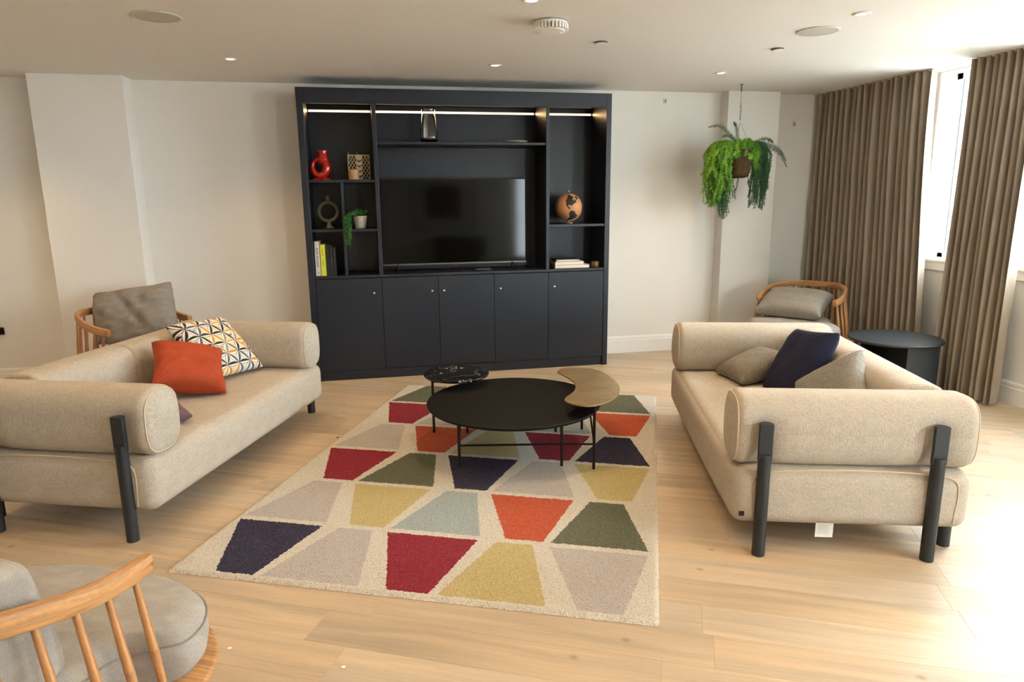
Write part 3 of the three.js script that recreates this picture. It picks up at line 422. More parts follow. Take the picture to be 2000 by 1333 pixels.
cushion('plum_cushion', 'small plum velvet cushion half hidden by the sofa arm', pillow(0.3, 0.3, 0.09, { seed: 9 }), velvet('#7d5f66', '#8a6a74'), [-1.235, 0.435, 2.53], [-1.5, 0.5, 0]);
cushion('navy_cushion', 'navy blue velvet cushion leaning between two grey cushions', pillow(0.42, 0.42, 0.15, { seed: 7 }), velvet('#0f1538', '#2c3a90'), [2.25, 0.575, 2.87], [-0.55, -1.75, 0.15]);
cushion('grey_cushion', 'light grey knitted cushion nearest the sofa arm with its corner up', pillow(0.39, 0.39, 0.15, { seed: 2 }), M({ color: '#cfcac0', map: rep(knit, 2.2), bumpMap: rep(knitBump, 2.2), bumpScale: 0.003, roughness: 0.95 }), [2.13, 0.52, 3.33], [-0.6, -1.5, 0.8]);
cushion('beige_cushion', 'beige knitted cushion lying flat behind the navy cushion', pillow(0.33, 0.36, 0.14, { seed: 4 }), M({ color: '#c3b6a1', map: rep(knit, 2.2), bumpMap: rep(knitBump, 2.2), bumpScale: 0.003, roughness: 0.95 }), [2.19, 0.475, 2.5], [-1.2, -1.75, 0.15]);

// soft cushions give way where they lie on a seat, lean on a bolster or press on each other
function yieldTo(c, frame, fix) {
  c.updateMatrixWorld(true); frame.updateMatrixWorld(true);
  const to = frame.matrixWorld.clone().invert().multiply(c.matrixWorld), back = to.clone().invert(), p = c.geometry.attributes.position, v = V3();
  for (let i = 0; i < p.count; i++) { v.fromBufferAttribute(p, i).applyMatrix4(to); if (fix(v)) { v.applyMatrix4(back); p.setXYZ(i, v.x, v.y, v.z); } }
  smoothNormals(c.geometry);
}
const onSofa = (q) => {
  let hit = false; const out = (da, db, set) => { const k = Math.abs(da / (ARM.H / 2)) ** 3 + Math.abs(db / (ARM.T / 2)) ** 3; if (k < 1.06) { const f = Math.cbrt(1.06 / Math.max(k, 0.02)); set(da * f, db * f); hit = true; } };
  for (const sd of [-1, 1]) if (Math.abs(q.z + 0.0175) < 0.51) out(q.y - ARM.y, q.x - sd * 0.8, (a, b) => { q.y = ARM.y + a; q.x = sd * 0.8 + b; });
  if (Math.abs(q.x) < 0.68) out(q.y - ARM.y, q.z + 0.375, (a, b) => { q.y = ARM.y + a; q.z = -0.375 + b; });
  if (q.y < 0.4) { q.y = 0.4; hit = true; } return hit;
};
const offPillow = (w, h, t, side) => (q) => { const a = q.x / (w / 2), b = q.y / (h / 2); if (Math.abs(a) >= 1 || Math.abs(b) >= 1) return false; const z = t / 2 * ((1 - a ** 4) * (1 - b ** 4)) ** 0.42 + 0.004; if (side * q.z >= z) return false; if (side * q.z < -z) return false; q.z = side * z; return true; };
const pick = (n) => scene.getObjectByName(n);
for (const n of ['orange_cushion', 'patterned_cushion', 'plum_cushion']) yieldTo(pick(n), sofaL, onSofa);
for (const n of ['navy_cushion', 'grey_cushion', 'beige_cushion']) yieldTo(pick(n), sofaR, onSofa);
yieldTo(pick('orange_cushion'), pick('patterned_cushion'), offPillow(0.46, 0.46, 0.15, 1));
yieldTo(pick('beige_cushion'), pick('navy_cushion'), offPillow(0.42, 0.42, 0.16, 1));
yieldTo(pick('grey_cushion'), pick('navy_cushion'), offPillow(0.42, 0.42, 0.16, 1));
yieldTo(pick('orange_cushion'), sofaL, onSofa); for (const n of ['navy_cushion', 'grey_cushion', 'beige_cushion']) yieldTo(pick(n), sofaR, onSofa);

// ------------------------------------------------------------------ spindle armchairs
const chairParts = (() => {
  // rail: level at the back, dropping towards the arm ends; plan of a U
  const prof = []; for (let i = 0; i < 20; i++) { const a = i / 20 * Math.PI * 2; prof.push([Math.sign(Math.cos(a)) * Math.abs(Math.cos(a)) ** 0.55 * 0.016, Math.sign(Math.sin(a)) * Math.abs(Math.sin(a)) ** 0.55 * 0.027]); }
  const half = [[0, -0.399], [0.118, -0.386], [0.231, -0.331], [0.304, -0.22], [0.334, -0.066], [0.329, 0.046], [0.319, 0.158]], plan = [...half.slice(1).reverse().map(([x, z]) => [-x, z]), ...half];
  const hgt = (z) => 0.612 + 0.09 * THREE.MathUtils.smoothstep(-z, -0.158, 0.397), curve = new THREE.CatmullRomCurve3(plan.map(([x, z]) => V3(x, hgt(z), z)));
  const rail = sweep(curve.getSpacedPoints(90), prof), spindles = [];
  for (let k = 0; k < 17; k++) { const p = curve.getPointAt(0.035 + 0.93 * k / 16), q = V3(p.x * 1.17, 0.275, p.z * 0.96 + 0.005), d = p.clone().sub(q), pts = [], rr = []; const sec = []; for (let i = 0; i < 10; i++) sec.push([Math.cos(i / 10 * 6.2832), Math.sin(i / 10 * 6.2832)]); for (let i = 0; i <= 12; i++) pts.push(q.clone().addScaledVector(d, i / 12)); spindles.push(swapUV(rod(q, q.clone().addScaledVector(d, 0.4), 0.0085, 0.0115, 12).toNonIndexed()), swapUV(rod(q.clone().addScaledVector(d, 0.4), p, 0.0115, 0.0075, 12).toNonIndexed())); }
  const outline = (a) => { const c = Math.cos(a), d = Math.sin(a), n = 2.5; return [0.45 * Math.sign(c) * Math.abs(c) ** (2 / n), (d > 0 ? 0.45 : 0.41) * Math.sign(d) * Math.abs(d) ** (2 / n)]; };
  const key = new THREE.CatmullRomCurve3([...[[0, 0.425], [0.2, 0.412], [0.34, 0.35], [0.41, 0.25], [0.41, 0.175], [0.35, 0.125], [0.297, 0.07], [0.283, -0.05], [0.255, -0.17], [0.17, -0.265]], [0, -0.3], ...[[0.17, -0.265], [0.255, -0.17], [0.283, -0.05], [0.297, 0.07], [0.35, 0.125], [0.41, 0.175], [0.41, 0.25], [0.34, 0.35], [0.2, 0.412]].map(([x, z]) => [-x, z])].map(([x, z]) => V3(x, 0, z)), true).getSpacedPoints(120), padLine = (a) => { const q = key[Math.round((((Math.PI / 2 - a) / (2 * Math.PI)) % 1 + 1) % 1 * 120) % 120]; return [q.x, q.z]; };
  const rounded = (prof, seg, noise, line = outline) => {                // rings of the seat outline: [inset from the outline, height]
    const pos = [], uvs = [], idx = []; prof.forEach(([k, y]) => { for (let i = 0; i <= seg; i++) { const [x, z] = line(i / seg * Math.PI * 2), l = Math.hypot(x, z), f = Math.max(0, l - k) / l, X = x * f, Z = z * f, yy = y + (noise ? 0.006 * (vnoise(X * 8 + 4, Z * 8 + 8) - 0.5) : 0); pos.push(X, yy, Z); uvs.push(X + yy * 0.3, Z + yy); } });
    const m = seg + 1; for (let j = 0; j < prof.length - 1; j++) for (let i = 0; i < seg; i++) { const q = j * m + i; idx.push(q, q + m, q + 1, q + 1, q + m, q + m + 1); }
    const g = new THREE.BufferGeometry(); g.setAttribute('position', new THREE.Float32BufferAttribute(pos, 3)); g.setAttribute('uv', new THREE.Float32BufferAttribute(uvs, 2)); g.setIndex(idx); return g; };
  const platform = rounded([[0.5, 0.252], [0.006, 0.252], [0, 0.256], [-0.002, 0.266], [0, 0.276], [0.006, 0.28], [0.5, 0.28]], 96); { const g = platform.toNonIndexed(); g.computeVertexNormals(); platform.copy(g); smoothNormals(platform); }
  const seat = smoothNormals(rounded([[0.5, 0.281], [0.07, 0.281], [0.045, 0.286], [0.03, 0.305], [0.022, 0.34], [0.022, 0.372], [0.028, 0.4], [0.045, 0.422], [0.075, 0.436], [0.12, 0.444], [0.2, 0.452], [0.24, 0.456], [0.5, 0.459]], 120, true, padLine));
  const seam = new THREE.TubeGeometry(new THREE.CatmullRomCurve3([...Array(120)].map((_, i) => { const [x, z] = padLine(i / 120 * Math.PI * 2), l = Math.hypot(x, z), f = (l - 0.0235) / l; return V3(x * f, 0.392, z * f); }), true), 240, 0.003, 6, true);
  const leg = swapUV(rod(V3(0, 0, 0), V3(0, 0.256, 0), 0.014, 0.021, 16));
  return { rail, spindles, platform, seat, seam, leg };
})();
function armchair(label, [x, z], turn) {
  const o = thing('spindle_armchair', label, 'armchair', [x, 0, z], turn, 'low spindle armchairs with grey pads'), c = chairParts;
  part('platform', c.platform, oakMat, o); part('rail', c.rail, oakMat, o); for (let k = 0; k < c.spindles.length; k += 2) part('spindle', mergeGeometries([c.spindles[k], c.spindles[k + 1]]), oakMat, o);
  const s = part('seat_pad', c.seat, greyFabric, o); part('piping', c.seam, greyFabric, s);
  for (const [a, b] of [[-0.27, 0.26], [0.27, 0.26], [-0.25, -0.26], [0.25, -0.26]]) part('leg', c.leg, oakMat, o, [a, 0, b]);
  return o;
}
armchair('spindle armchair behind the sofa with the orange cushion', [-1.808, 0.757], 0.873);
armchair('spindle armchair in the corner by the curtains', [3.599, 0.897], -0.893);
armchair('spindle armchair cut off by the frame, nearest of the three', [-1.045, 4.484], 2.679);
const CG = 'grey back cushions of the spindle armchairs';
cushion('back_cushion', 'large grey cushion standing upright against a spindle back', pillow(0.58, 0.43, 0.22, { seed: 12, wrinkle: 0.03, pinch: 0.03, squash: (v, a, b, s) => { if (s > 0) for (const [x0, y0, x1, y1, w, d] of [[-0.3, 0.8, 0.25, -0.5, 0.05, 0.03], [-0.85, 0.2, -0.3, -0.35, 0.05, 0.02], [0.2, 0.85, 0.3, 0.2, 0.08, 0.012]]) { const L = (x1 - x0) ** 2 + (y1 - y0) ** 2, t = Math.max(0, Math.min(1, ((a - x0) * (x1 - x0) + (b - y0) * (y1 - y0)) / L)), e = Math.hypot(a - x0 - t * (x1 - x0), b - y0 - t * (y1 - y0)); v[2] -= d * Math.exp(-((e / w) ** 2)); } } }), greyFabricPillow, [-1.86, 0.66, 0.62], [-0.36, 0.0, 0.13], CG);
cushion('back_cushion', 'grey cushion slumped flat on the corner armchair', pillow(0.56, 0.42, 0.2, { seed: 14, wrinkle: 0.01, pinch: 0.04 }), greyFabricPillow, [3.55, 0.565, 0.87], [-1.25, -0.88, 0.0], CG);
cushion('back_cushion', 'grey boxed cushion in the armchair cut off by the frame', softBox(0.5, 0.33, 0.16, 0.05, { crown: 0.015, side: 0.02, seg: [24, 20, 12], wave: (o) => { o[2] += 0.008 * (vnoise(o[0] * 8 + 3, o[1] * 8 + 5) - 0.5); o[0] += 0.008 * (vnoise(o[1] * 12, o[2] * 12 + 4) - 0.5); } }), greyFabric, [-1.085, 0.6, 4.63], [-0.25, 2.679, 0.03], CG);
const inChair = (q) => { let hit = false; if (q.y < 0.468) { q.y = 0.468; hit = true; } if (Math.abs(q.x) > 0.292 && q.z < 0.2) { q.x = 0.292 * Math.sign(q.x); hit = true; } const r = q.z < -0.066 ? Math.hypot(q.x / 0.29, (q.z + 0.066) / 0.3) : 0; if (r > 1) { q.x /= r; q.z = -0.066 + (q.z + 0.066) / r; hit = true; } return hit; };
['back_cushion', 'back_cushion_001', 'back_cushion_002'].forEach((n, i) => yieldTo(pick(n), pick(['spindle_armchair', 'spindle_armchair_001', 'spindle_armchair_002'][i]), inChair));

// ------------------------------------------------------------------ rug
{
  const O = [0.8469, 4.1907], ra = 0.4056, w = 2.0, l = 2.9, W = [Math.cos(ra), Math.sin(ra)], Ld = [-Math.sin(ra), Math.cos(ra)], cx = O[0] - W[0] * w / 2 - Ld[0] * l / 2, cz = O[1] - W[1] * w / 2 - Ld[1] * l / 2;
  const r = thing('rug', 'cream wool rug with rows of coloured trapezoids under the coffee table', 'rug', [cx, 0.0005, cz], -ra);
  const nx = 160, nz = 232, g = new THREE.PlaneGeometry(w, l, nx, nz).rotateX(-Math.PI / 2), p = g.attributes.position, R = rng(2);
  for (let i = 0; i < p.count; i++) { const x = p.getX(i), z = p.getZ(i), e = Math.min(w / 2 - Math.abs(x), l / 2 - Math.abs(z)), edge = e < 1e-4; p.setY(i, edge ? 0.001 : 0.0125 + (R() - 0.5) * 0.0032); if (edge) p.setXYZ(i, x + (R() - 0.5) * 0.004, 0.001, z + (R() - 0.5) * 0.004); }
  g.computeVertexNormals();
  part('pile', g, M({ map: rugTex, bumpMap: rep(pileBump, 6, 8.7), bumpScale: 0.009, roughness: 1 }), r);
  part('backing', new THREE.BoxGeometry(w - 0.006, 0.0012, l - 0.006).translate(0, 0.0006, 0), M({ color: '#8c7a5c', roughness: 1 }), r);
}
// ------------------------------------------------------------------ coffee table: three tops on one frame
{
  const t = thing('coffee_table', 'low coffee table with black, marble and brass tops on a thin black frame', 'table', [0.7, 0.0148, 2.36]), F = 0.0148, X = (x) => x - 0.7, Zz = (z) => z - 2.36;
  part('black_top', lathe([[0, 0.297], [0.505, 0.297], [0.514, 0.301], [0.52, 0.309], [0.52, 0.315], [0.517, 0.318], [0.505, 0.3175], [0, 0.317]], 96).translate(X(0.705), -F, Zz(2.36)), P({ color: '#0d0d0c', roughness: 0.5, specularIntensity: 0.5, bumpMap: rep(plaster, 3), bumpScale: 0.0001 }), t).userData.label = 'large round black top';
  const marble = dataTex(512, 512, (x, y) => { const u = x / 512, v = y / 512, n = vnoise(u * 6, v * 6) * 0.5 + vnoise(u * 14, v * 14) * 0.3 + vnoise(u * 30, v * 30) * 0.2; const vein = (s, o, w) => Math.max(0, 1 - Math.abs(Math.sin((u * s + v * (s * 0.6) + n * 1.5 + o) * Math.PI)) / w), f = Math.max(vein(1.3, 0.42, 0.07), 0.5 * vein(2.2, 0.15, 0.02), 0.2 * vein(5.1, 0.4, 0.03)) * (0.25 + 1.0 * vnoise(u * 5 + 9, v * 5)); const k = 16 + (vnoise(u * 40, v * 40) - 0.5) * 14 + Math.min(1, f * 1.5) * 225; return [k, k, k * 0.99]; });
  const mg = lathe([[0, 0.367], [0.204, 0.367], [0.211, 0.371], [0.2135, 0.377], [0.2135, 0.381], [0.21, 0.386], [0, 0.386]], 64); { const p = mg.attributes.position, u = mg.attributes.uv; for (let i = 0; i < p.count; i++) u.setXY(i, 0.5 + p.getX(i) * 2.2, 0.5 + p.getZ(i) * 2.2 + p.getY(i)); }
  part('marble_top', mg.translate(X(0.42), -F, Zz(1.888)), M({ map: marble, roughness: 0.14 }), t).userData.label = 'small round black marble top with white veins';
  const brassTex = dataTex(256, 256, (x, y) => { const k = vnoise(x / 40, y / 18, 6, 14) * 0.5 + vnoise(x / 9, y / 9, 28, 28) * 0.3 + vnoise(x / 2, y / 2, 128, 128) * 0.2; return [168 + k * 30, 146 + k * 28, 108 + k * 26]; }), brassRough = dataTex(256, 256, (x, y) => { const k = vnoise(x / 30, y / 16, 8, 16) * 0.6 + vnoise(x / 5, y / 5, 51, 51) * 0.4; return [0, 80 + k * 50, 255]; }, false);
  const leaf = [[1.063, 2.05], [1.073, 2.13], [1.09, 2.25], [1.085, 2.375], [1.035, 2.515], [0.945, 2.64], [0.93, 2.69], [0.955, 2.755], [1.035, 2.81], [1.148, 2.765], [1.249, 2.652], [1.325, 2.482], [1.352, 2.269], [1.318, 2.072], [1.228, 1.98], [1.121, 1.982]].map(([x, z]) => V3(X(x), 0, Zz(z))), cv = new THREE.CatmullRomCurve3(leaf, true).getSpacedPoints(120), s = new THREE.Shape(); cv.forEach((q, i) => s[i ? 'lineTo' : 'moveTo'](q.x, -q.z));
  const bg = new THREE.ExtrudeGeometry(s, { depth: 0.006, bevelEnabled: true, bevelSize: 0.0015, bevelThickness: 0.0015, bevelSegments: 2, curveSegments: 4 }).rotateX(-Math.PI / 2).translate(0, 0.388 - F, 0); { const p = bg.attributes.position, u = bg.attributes.uv; for (let i = 0; i < p.count; i++) u.setXY(i, p.getX(i) * 2.4, p.getZ(i) * 2.4); }
  part('brass_top', bg, M({ map: brassTex, roughnessMap: brassRough, metalnessMap: brassRough, metalness: 0.85, roughness: 1 }), t).userData.label = 'curved leaf-shaped brushed brass top';
  const L = (x, z, h) => part('leg', rod(V3(X(x), 0, Zz(z)), V3(X(x), h - F, Zz(z)), 0.0085), blackMetal, t);
  const nl = [0.34, 2.59], nr = [0.908, 2.7], fl = [0.465, 2.025], fr = [1.027, 2.138], b1 = [1.07, 2.785], b2 = [1.207, 2.129], m1 = [0.255, 1.965];
  for (const q of [nl, nr, fl, fr]) L(...q, 0.298); L(...b1, 0.39); L(...b2, 0.39); L(...m1, 0.37); L(0.5, 1.76, 0.37);
  const bar = (a, ya, b, yb, r = 0.006, n = 'stretcher') => part(n, rod(V3(X(a[0]), ya, Zz(a[1])), V3(X(b[0]), yb, Zz(b[1])), r), blackMetal, t), mixp = (a, b, k) => [a[0] + (b[0] - a[0]) * k, a[1] + (b[1] - a[1]) * k];
  bar(nl, 0.13, nr, 0.13); bar(nr, 0.13, b1, 0.146); bar(fl, 0.34, m1, 0.34); bar(fl, 0.27, fr, 0.27); bar(fr, 0.28, b2, 0.28); bar(m1, 0.35, [0.5, 1.76], 0.35);
  bar(nl, 0.13, mixp(nl, fl, 0.3), 0.285, 0.0055, 'brace'); bar(nr, 0.13, mixp(nr, fr, 0.3), 0.285, 0.0055, 'brace'); bar(b1, 0.15, mixp(b1, b2, 0.62), 0.375, 0.0055, 'brace');
}
// ------------------------------------------------------------------ dark side table behind the sofa
{
  const t = thing('drum_side_table', 'round black side table with a drum base in front of the curtains', 'side table', [3.78, 0, 1.83]), m = M({ color: '#23282b', roughness: 0.5 });
  part('top', lathe([[0, 0.418], [0.315, 0.418], [0.325, 0.422], [0.328, 0.43], [0.326, 0.437], [0.32, 0.44], [0, 0.44]], 72), m, t);
  const arc = (r0, r1, a, b) => { const s = new THREE.Shape(); s.absarc(0, 0, r1, a, b, false); s.absarc(0, 0, r0, b, a, true); s.closePath(); return new THREE.ExtrudeGeometry(s, { depth: 0.418, bevelEnabled: false, curveSegments: 40 }).rotateX(-Math.PI / 2); };
  part('drum', arc(0.262, 0.28, -2.05, 2.75), m, t, [0.03, 0, 0]); part('inner_panel', rbox(-0.01, 0.008, 0, 0.418, -0.25, 0.25, 0.002), m, t, [0.03, 0, 0]);
}
// ------------------------------------------------------------------ curtains
function curtain(label, z0, z1, b0, b1, folds, seed) {
  const NU = folds * 18, NV = 30, pos = [], uvs = [], idx = [], R = rng(seed), ph = []; let acc = 0; for (let i = 0; i <= folds; i++) { ph.push(acc); acc += 0.84 + R() * 0.32; }
  const amp = ph.map(() => 0.04 + R() * 0.018), phase = (u) => { const t = u * acc; let k = 0; while (k < folds && ph[k + 1] <= t) k++; const w = ((k < folds ? ph[k + 1] : acc) - ph[k]); return [k, (t - ph[k]) / w]; };
  for (let j = 0; j <= NV; j++) { const v = j / NV, y = 0.018 + v * 2.43, d = 1 - v;
    for (let i = 0; i <= NU; i++) { const u = i / NU, [k, f] = phase(u), e2 = f * f * (3 - 2 * f), a = (amp[k] * (1 - e2) + amp[Math.min(folds, k + 1)] * e2) * (0.95 + 0.25 * d); const c = Math.cos(f * Math.PI * 2), sh = c, zt = z0 + (z1 - z0) * u, zb = b0 + (b1 - b0) * u + 0.01 * Math.sin(u * 31) * d, e = d * d * (3 - 2 * d); pos.push(4.245 - a * sh + 0.006 * Math.sin(d * 5 + u * 40), y, zt + (zb - zt) * e + 0.0052 * Math.sin(f * Math.PI * 4)); uvs.push(u * (z1 - z0) * 1.9, y); }
  }
  const m = NU + 1; for (let j = 0; j < NV; j++) for (let i = 0; i < NU; i++) { const a = j * m + i; idx.push(a, a + m, a + 1, a + 1, a + m, a + m + 1); }
  const g = new THREE.BufferGeometry(); g.setAttribute('position', new THREE.Float32BufferAttribute(pos, 3)); g.setAttribute('uv', new THREE.Float32BufferAttribute(uvs, 2)); g.setIndex(idx); g.computeVertexNormals();
  const o = thing('curtain', label, 'curtain', [0, 0, 0], 0, 'taupe full length curtains'); part('cloth', g, curtainMat, o);
  part('track', rbox(4.23, 4.26, 2.438, 2.4495, Math.min(z0, b0) + 0.01, z1 - 0.01, 0.002), M({ color: '#dedad0', roughness: 0.5 }), o); return o;
}
curtain('wide taupe curtain hanging behind the corner armchair and side table', 0.085, 1.43, 0.11, 1.575, 17, 41);
curtain('narrow taupe curtain hanging beyond the window gap', 1.8, 2.33, 1.78, 2.32, 8, 17);
// ------------------------------------------------------------------ hanging basket
{
  const R = rng(33), c = [3.135, 0, 0.52], t = thing('hanging_plant', 'hanging basket of trailing bright and dark green ferns by the pier', 'plant', c);
  const moss = dataTex(128, 128, (x, y) => { const k = vnoise(x / 5, y / 5, 25, 25) * 0.6 + vnoise(x / 2, y / 2, 64, 64) * 0.4; return [34 + k * 44, 25 + k * 34, 10 + k * 12]; });
  const bg = lathe([[0, 1.655], [0.06, 1.657], [0.095, 1.67], [0.108, 1.71], [0.118, 1.8], [0.124, 1.88], [0.115, 1.9], [0, 1.885]], 36); { const p = bg.attributes.position; for (let i = 0; i < p.count; i++) { const k = 1 + 0.06 * (vnoise(p.getX(i) * 40 + 50, p.getY(i) * 40 + p.getZ(i) * 30) - 0.5); p.setX(i, p.getX(i) * k); p.setZ(i, p.getZ(i) * k); } smoothNormals(bg); }
  part('basket', bg, M({ map: rep(moss, 4, 2), roughness: 1 }), t).userData.label = 'brown moss-lined basket';
  part('ceiling_hook', join([rod(V3(0.005, 2.39, -0.02), V3(0.005, 2.45, -0.02), 0.006), lathe([[0, 2.45], [0.014, 2.45], [0.013, 2.444], [0, 2.443]], 16).translate(0.005, 0, -0.02)]), M({ color: '#666', roughness: 0.4, metalness: 0.6 }), t);
  const wire = M({ color: '#7d7d78', roughness: 0.4, metalness: 0.7 }), top = V3(0.004, 2.13, -0.01), links = [rod(V3(0.005, 2.39, -0.02), V3(0.005, 2.3, -0.015), 0.0016, 0.0016, 6)];
  for (let k = 0; k < 6; k++) links.push(new THREE.TorusGeometry(0.011, 0.0022, 6, 14).scale(0.6, 1.3, 1).rotateY(k % 2 * 1.57).translate(0.004, 2.285 - k * 0.024, -0.012));
  for (let k = 0; k < 3; k++) { const a = k * 2.094 + 0.4; links.push(rod(top, V3(Math.cos(a) * 0.118, 1.885, Math.sin(a) * 0.118), 0.0013, 0.0013, 5)); } part('chain', join(links), wire, t);
  // trailing strands of small needles
  const needle = (w, L) => { const g = new THREE.BufferGeometry(); g.setAttribute('position', new THREE.Float32BufferAttribute([-w, 0, 0, w, 0, 0, 0, L, w * 0.8], 3)); g.setAttribute('uv', new THREE.Float32BufferAttribute([0, 0, 1, 0, 0.5, 1], 2)); g.computeVertexNormals(); return g; };
  function strands(name, mat, list, needles, w, L) {
    const gs = [], m4 = new THREE.Matrix4(), q = new THREE.Quaternion(), up = V3(0, 1, 0);
    for (const pts of list) { const cv = new THREE.CatmullRomCurve3(pts); gs.push(join([new THREE.TubeGeometry(cv, 14, 0.0014, 3)])); const n = Math.round(needles * cv.getLength());
      for (let k = 0; k < n; k++) { const f = 0.08 + 0.92 * (k + R()) / n, p = cv.getPoint(f), tg = cv.getTangent(f), dir = tg.clone().multiplyScalar(0.75).add(V3(R() - 0.5, R() - 0.5, R() - 0.5).multiplyScalar(1.9)).normalize(); q.setFromUnitVectors(up, dir); const s = 0.7 + R() * 0.6; m4.compose(p, q, V3(s, s, s)); gs.push(needle(w, L).applyMatrix4(m4)); } }
    const m = part(name, mergeGeometries(gs), mat, t); m.userData.kind = 'stuff'; return m;
  }
  const hang = (a, out, drop, y0 = 1.9) => { const x = Math.cos(a) * out, z = Math.sin(a) * out * 0.85, j = () => (R() - 0.5) * 0.06; return [V3(Math.cos(a) * 0.05, y0 - 0.02, Math.sin(a) * 0.05), V3(x * 0.75, y0 + 0.035 + R() * 0.03, z * 0.75), V3(x + j(), y0 - 0.03, z + j()), V3(x * 1.05 + j(), y0 - 0.05 - drop * 0.5, z + j()), V3(x * 1.02 + j(), y0 - 0.05 - drop, z + j())]; };
  const bright = [], dark = [], mid = [];
  for (let i = 0; i < 70; i++) bright.push(hang(Math.PI + (R() - 0.5) * 1.7 + 0.25 * (R() - 0.5), 0.13 + R() * 0.15, 0.12 + R() * 0.33));
  for (let i = 0; i < 44; i++) bright.push(hang(R() * Math.PI * 2, 0.08 + R() * 0.09, 0.01 + R() * 0.05, 1.915));
  for (let i = 0; i < 8; i++) bright.push(hang(0.4 + R() * 0.4, 0.14 + R() * 0.05, 0.05 + R() * 0.1));
  for (let i = 0; i < 64; i++) dark.push(hang((R() - 0.5) * 1.1 + 0.1, 0.13 + R() * 0.15, 0.2 + R() * 0.28));
  for (let i = 0; i < 26; i++) dark.push(hang(Math.PI * 0.82 + R() * 0.5, 0.12 + R() * 0.08, 0.4 + R() * 0.16));
  for (let i = 0; i < 10; i++) mid.push(hang(-Math.PI / 2 + (R() - 0.5) * 1.4, 0.09 + R() * 0.04, 0.3 + R() * 0.13));
  const leafM = (c) => P({ color: c, roughness: 0.75, side: THREE.DoubleSide });
  strands('bright_foliage', leafM('#629a2c'), bright.filter((_, i) => i % 3), 850, 0.0021, 0.026); strands('pale_foliage', leafM('#86b83c'), bright.filter((_, i) => i % 3 === 0), 850, 0.0021, 0.026); strands('dark_foliage', leafM('#2f5f38'), dark, 620, 0.0023, 0.019); strands('back_foliage', leafM('#2a4436'), mid, 700, 0.0024, 0.02);
  // sword-fern fronds
  const fm = leafM('#3a4a34');
  for (const tip of [[[0.02, 1.93, 0], [-0.11, 2.01, 0.05], [-0.22, 2.09, 0.06], [-0.325, 2.083, 0.04]], [[0, 1.93, 0], [-0.02, 2.02, 0], [-0.04, 2.1, 0], [-0.066, 2.135, 0]], [[0.03, 1.92, 0], [0.18, 1.985, 0.05], [0.26, 1.98, 0.05], [0.3, 1.955, 0.05]], [[0.05, 1.92, 0.02], [0.2, 1.93, 0.08], [0.34, 1.86, 0.1], [0.42, 1.745, 0.1]], [[0.05, 1.92, 0], [0.22, 1.95, 0.05], [0.36, 1.89, 0.06], [0.44, 1.8, 0.05]], [[0.03, 1.93, 0], [0.07, 1.97, -0.02], [0.11, 1.985, -0.03], [0.12, 2.0, -0.03]], [[0, 1.92, 0], [-0.08, 1.98, 0.06], [-0.17, 2.01, 0.1], [-0.22, 2.0, 0.1]]]) {
    const cv = new THREE.CatmullRomCurve3(tip.map((q) => V3(...q))), gs = [join([new THREE.TubeGeometry(cv, 20, 0.0016, 4)])], len = cv.getLength(), n = Math.round(len * 130);
    for (let k = 2; k < n; k++) for (const s of [-1, 1]) { const f = k / n, p = cv.getPoint(f), tg = cv.getTangent(f), side = tg.clone().cross(V3(0, 0, 1)).normalize().multiplyScalar(s).add(V3(0, 0, (R() - 0.5) * 0.7)).addScaledVector(tg, 0.35).normalize(), g = needle(0.0032, 0.026 * Math.sin(Math.PI * (0.12 + 0.83 * f)) + 0.004); g.applyQuaternion(new THREE.Quaternion().setFromUnitVectors(V3(0, 1, 0), side)).translate(p.x, p.y, p.z); gs.push(g); }
    part('fern_frond', mergeGeometries(gs), fm, t);
  }
}
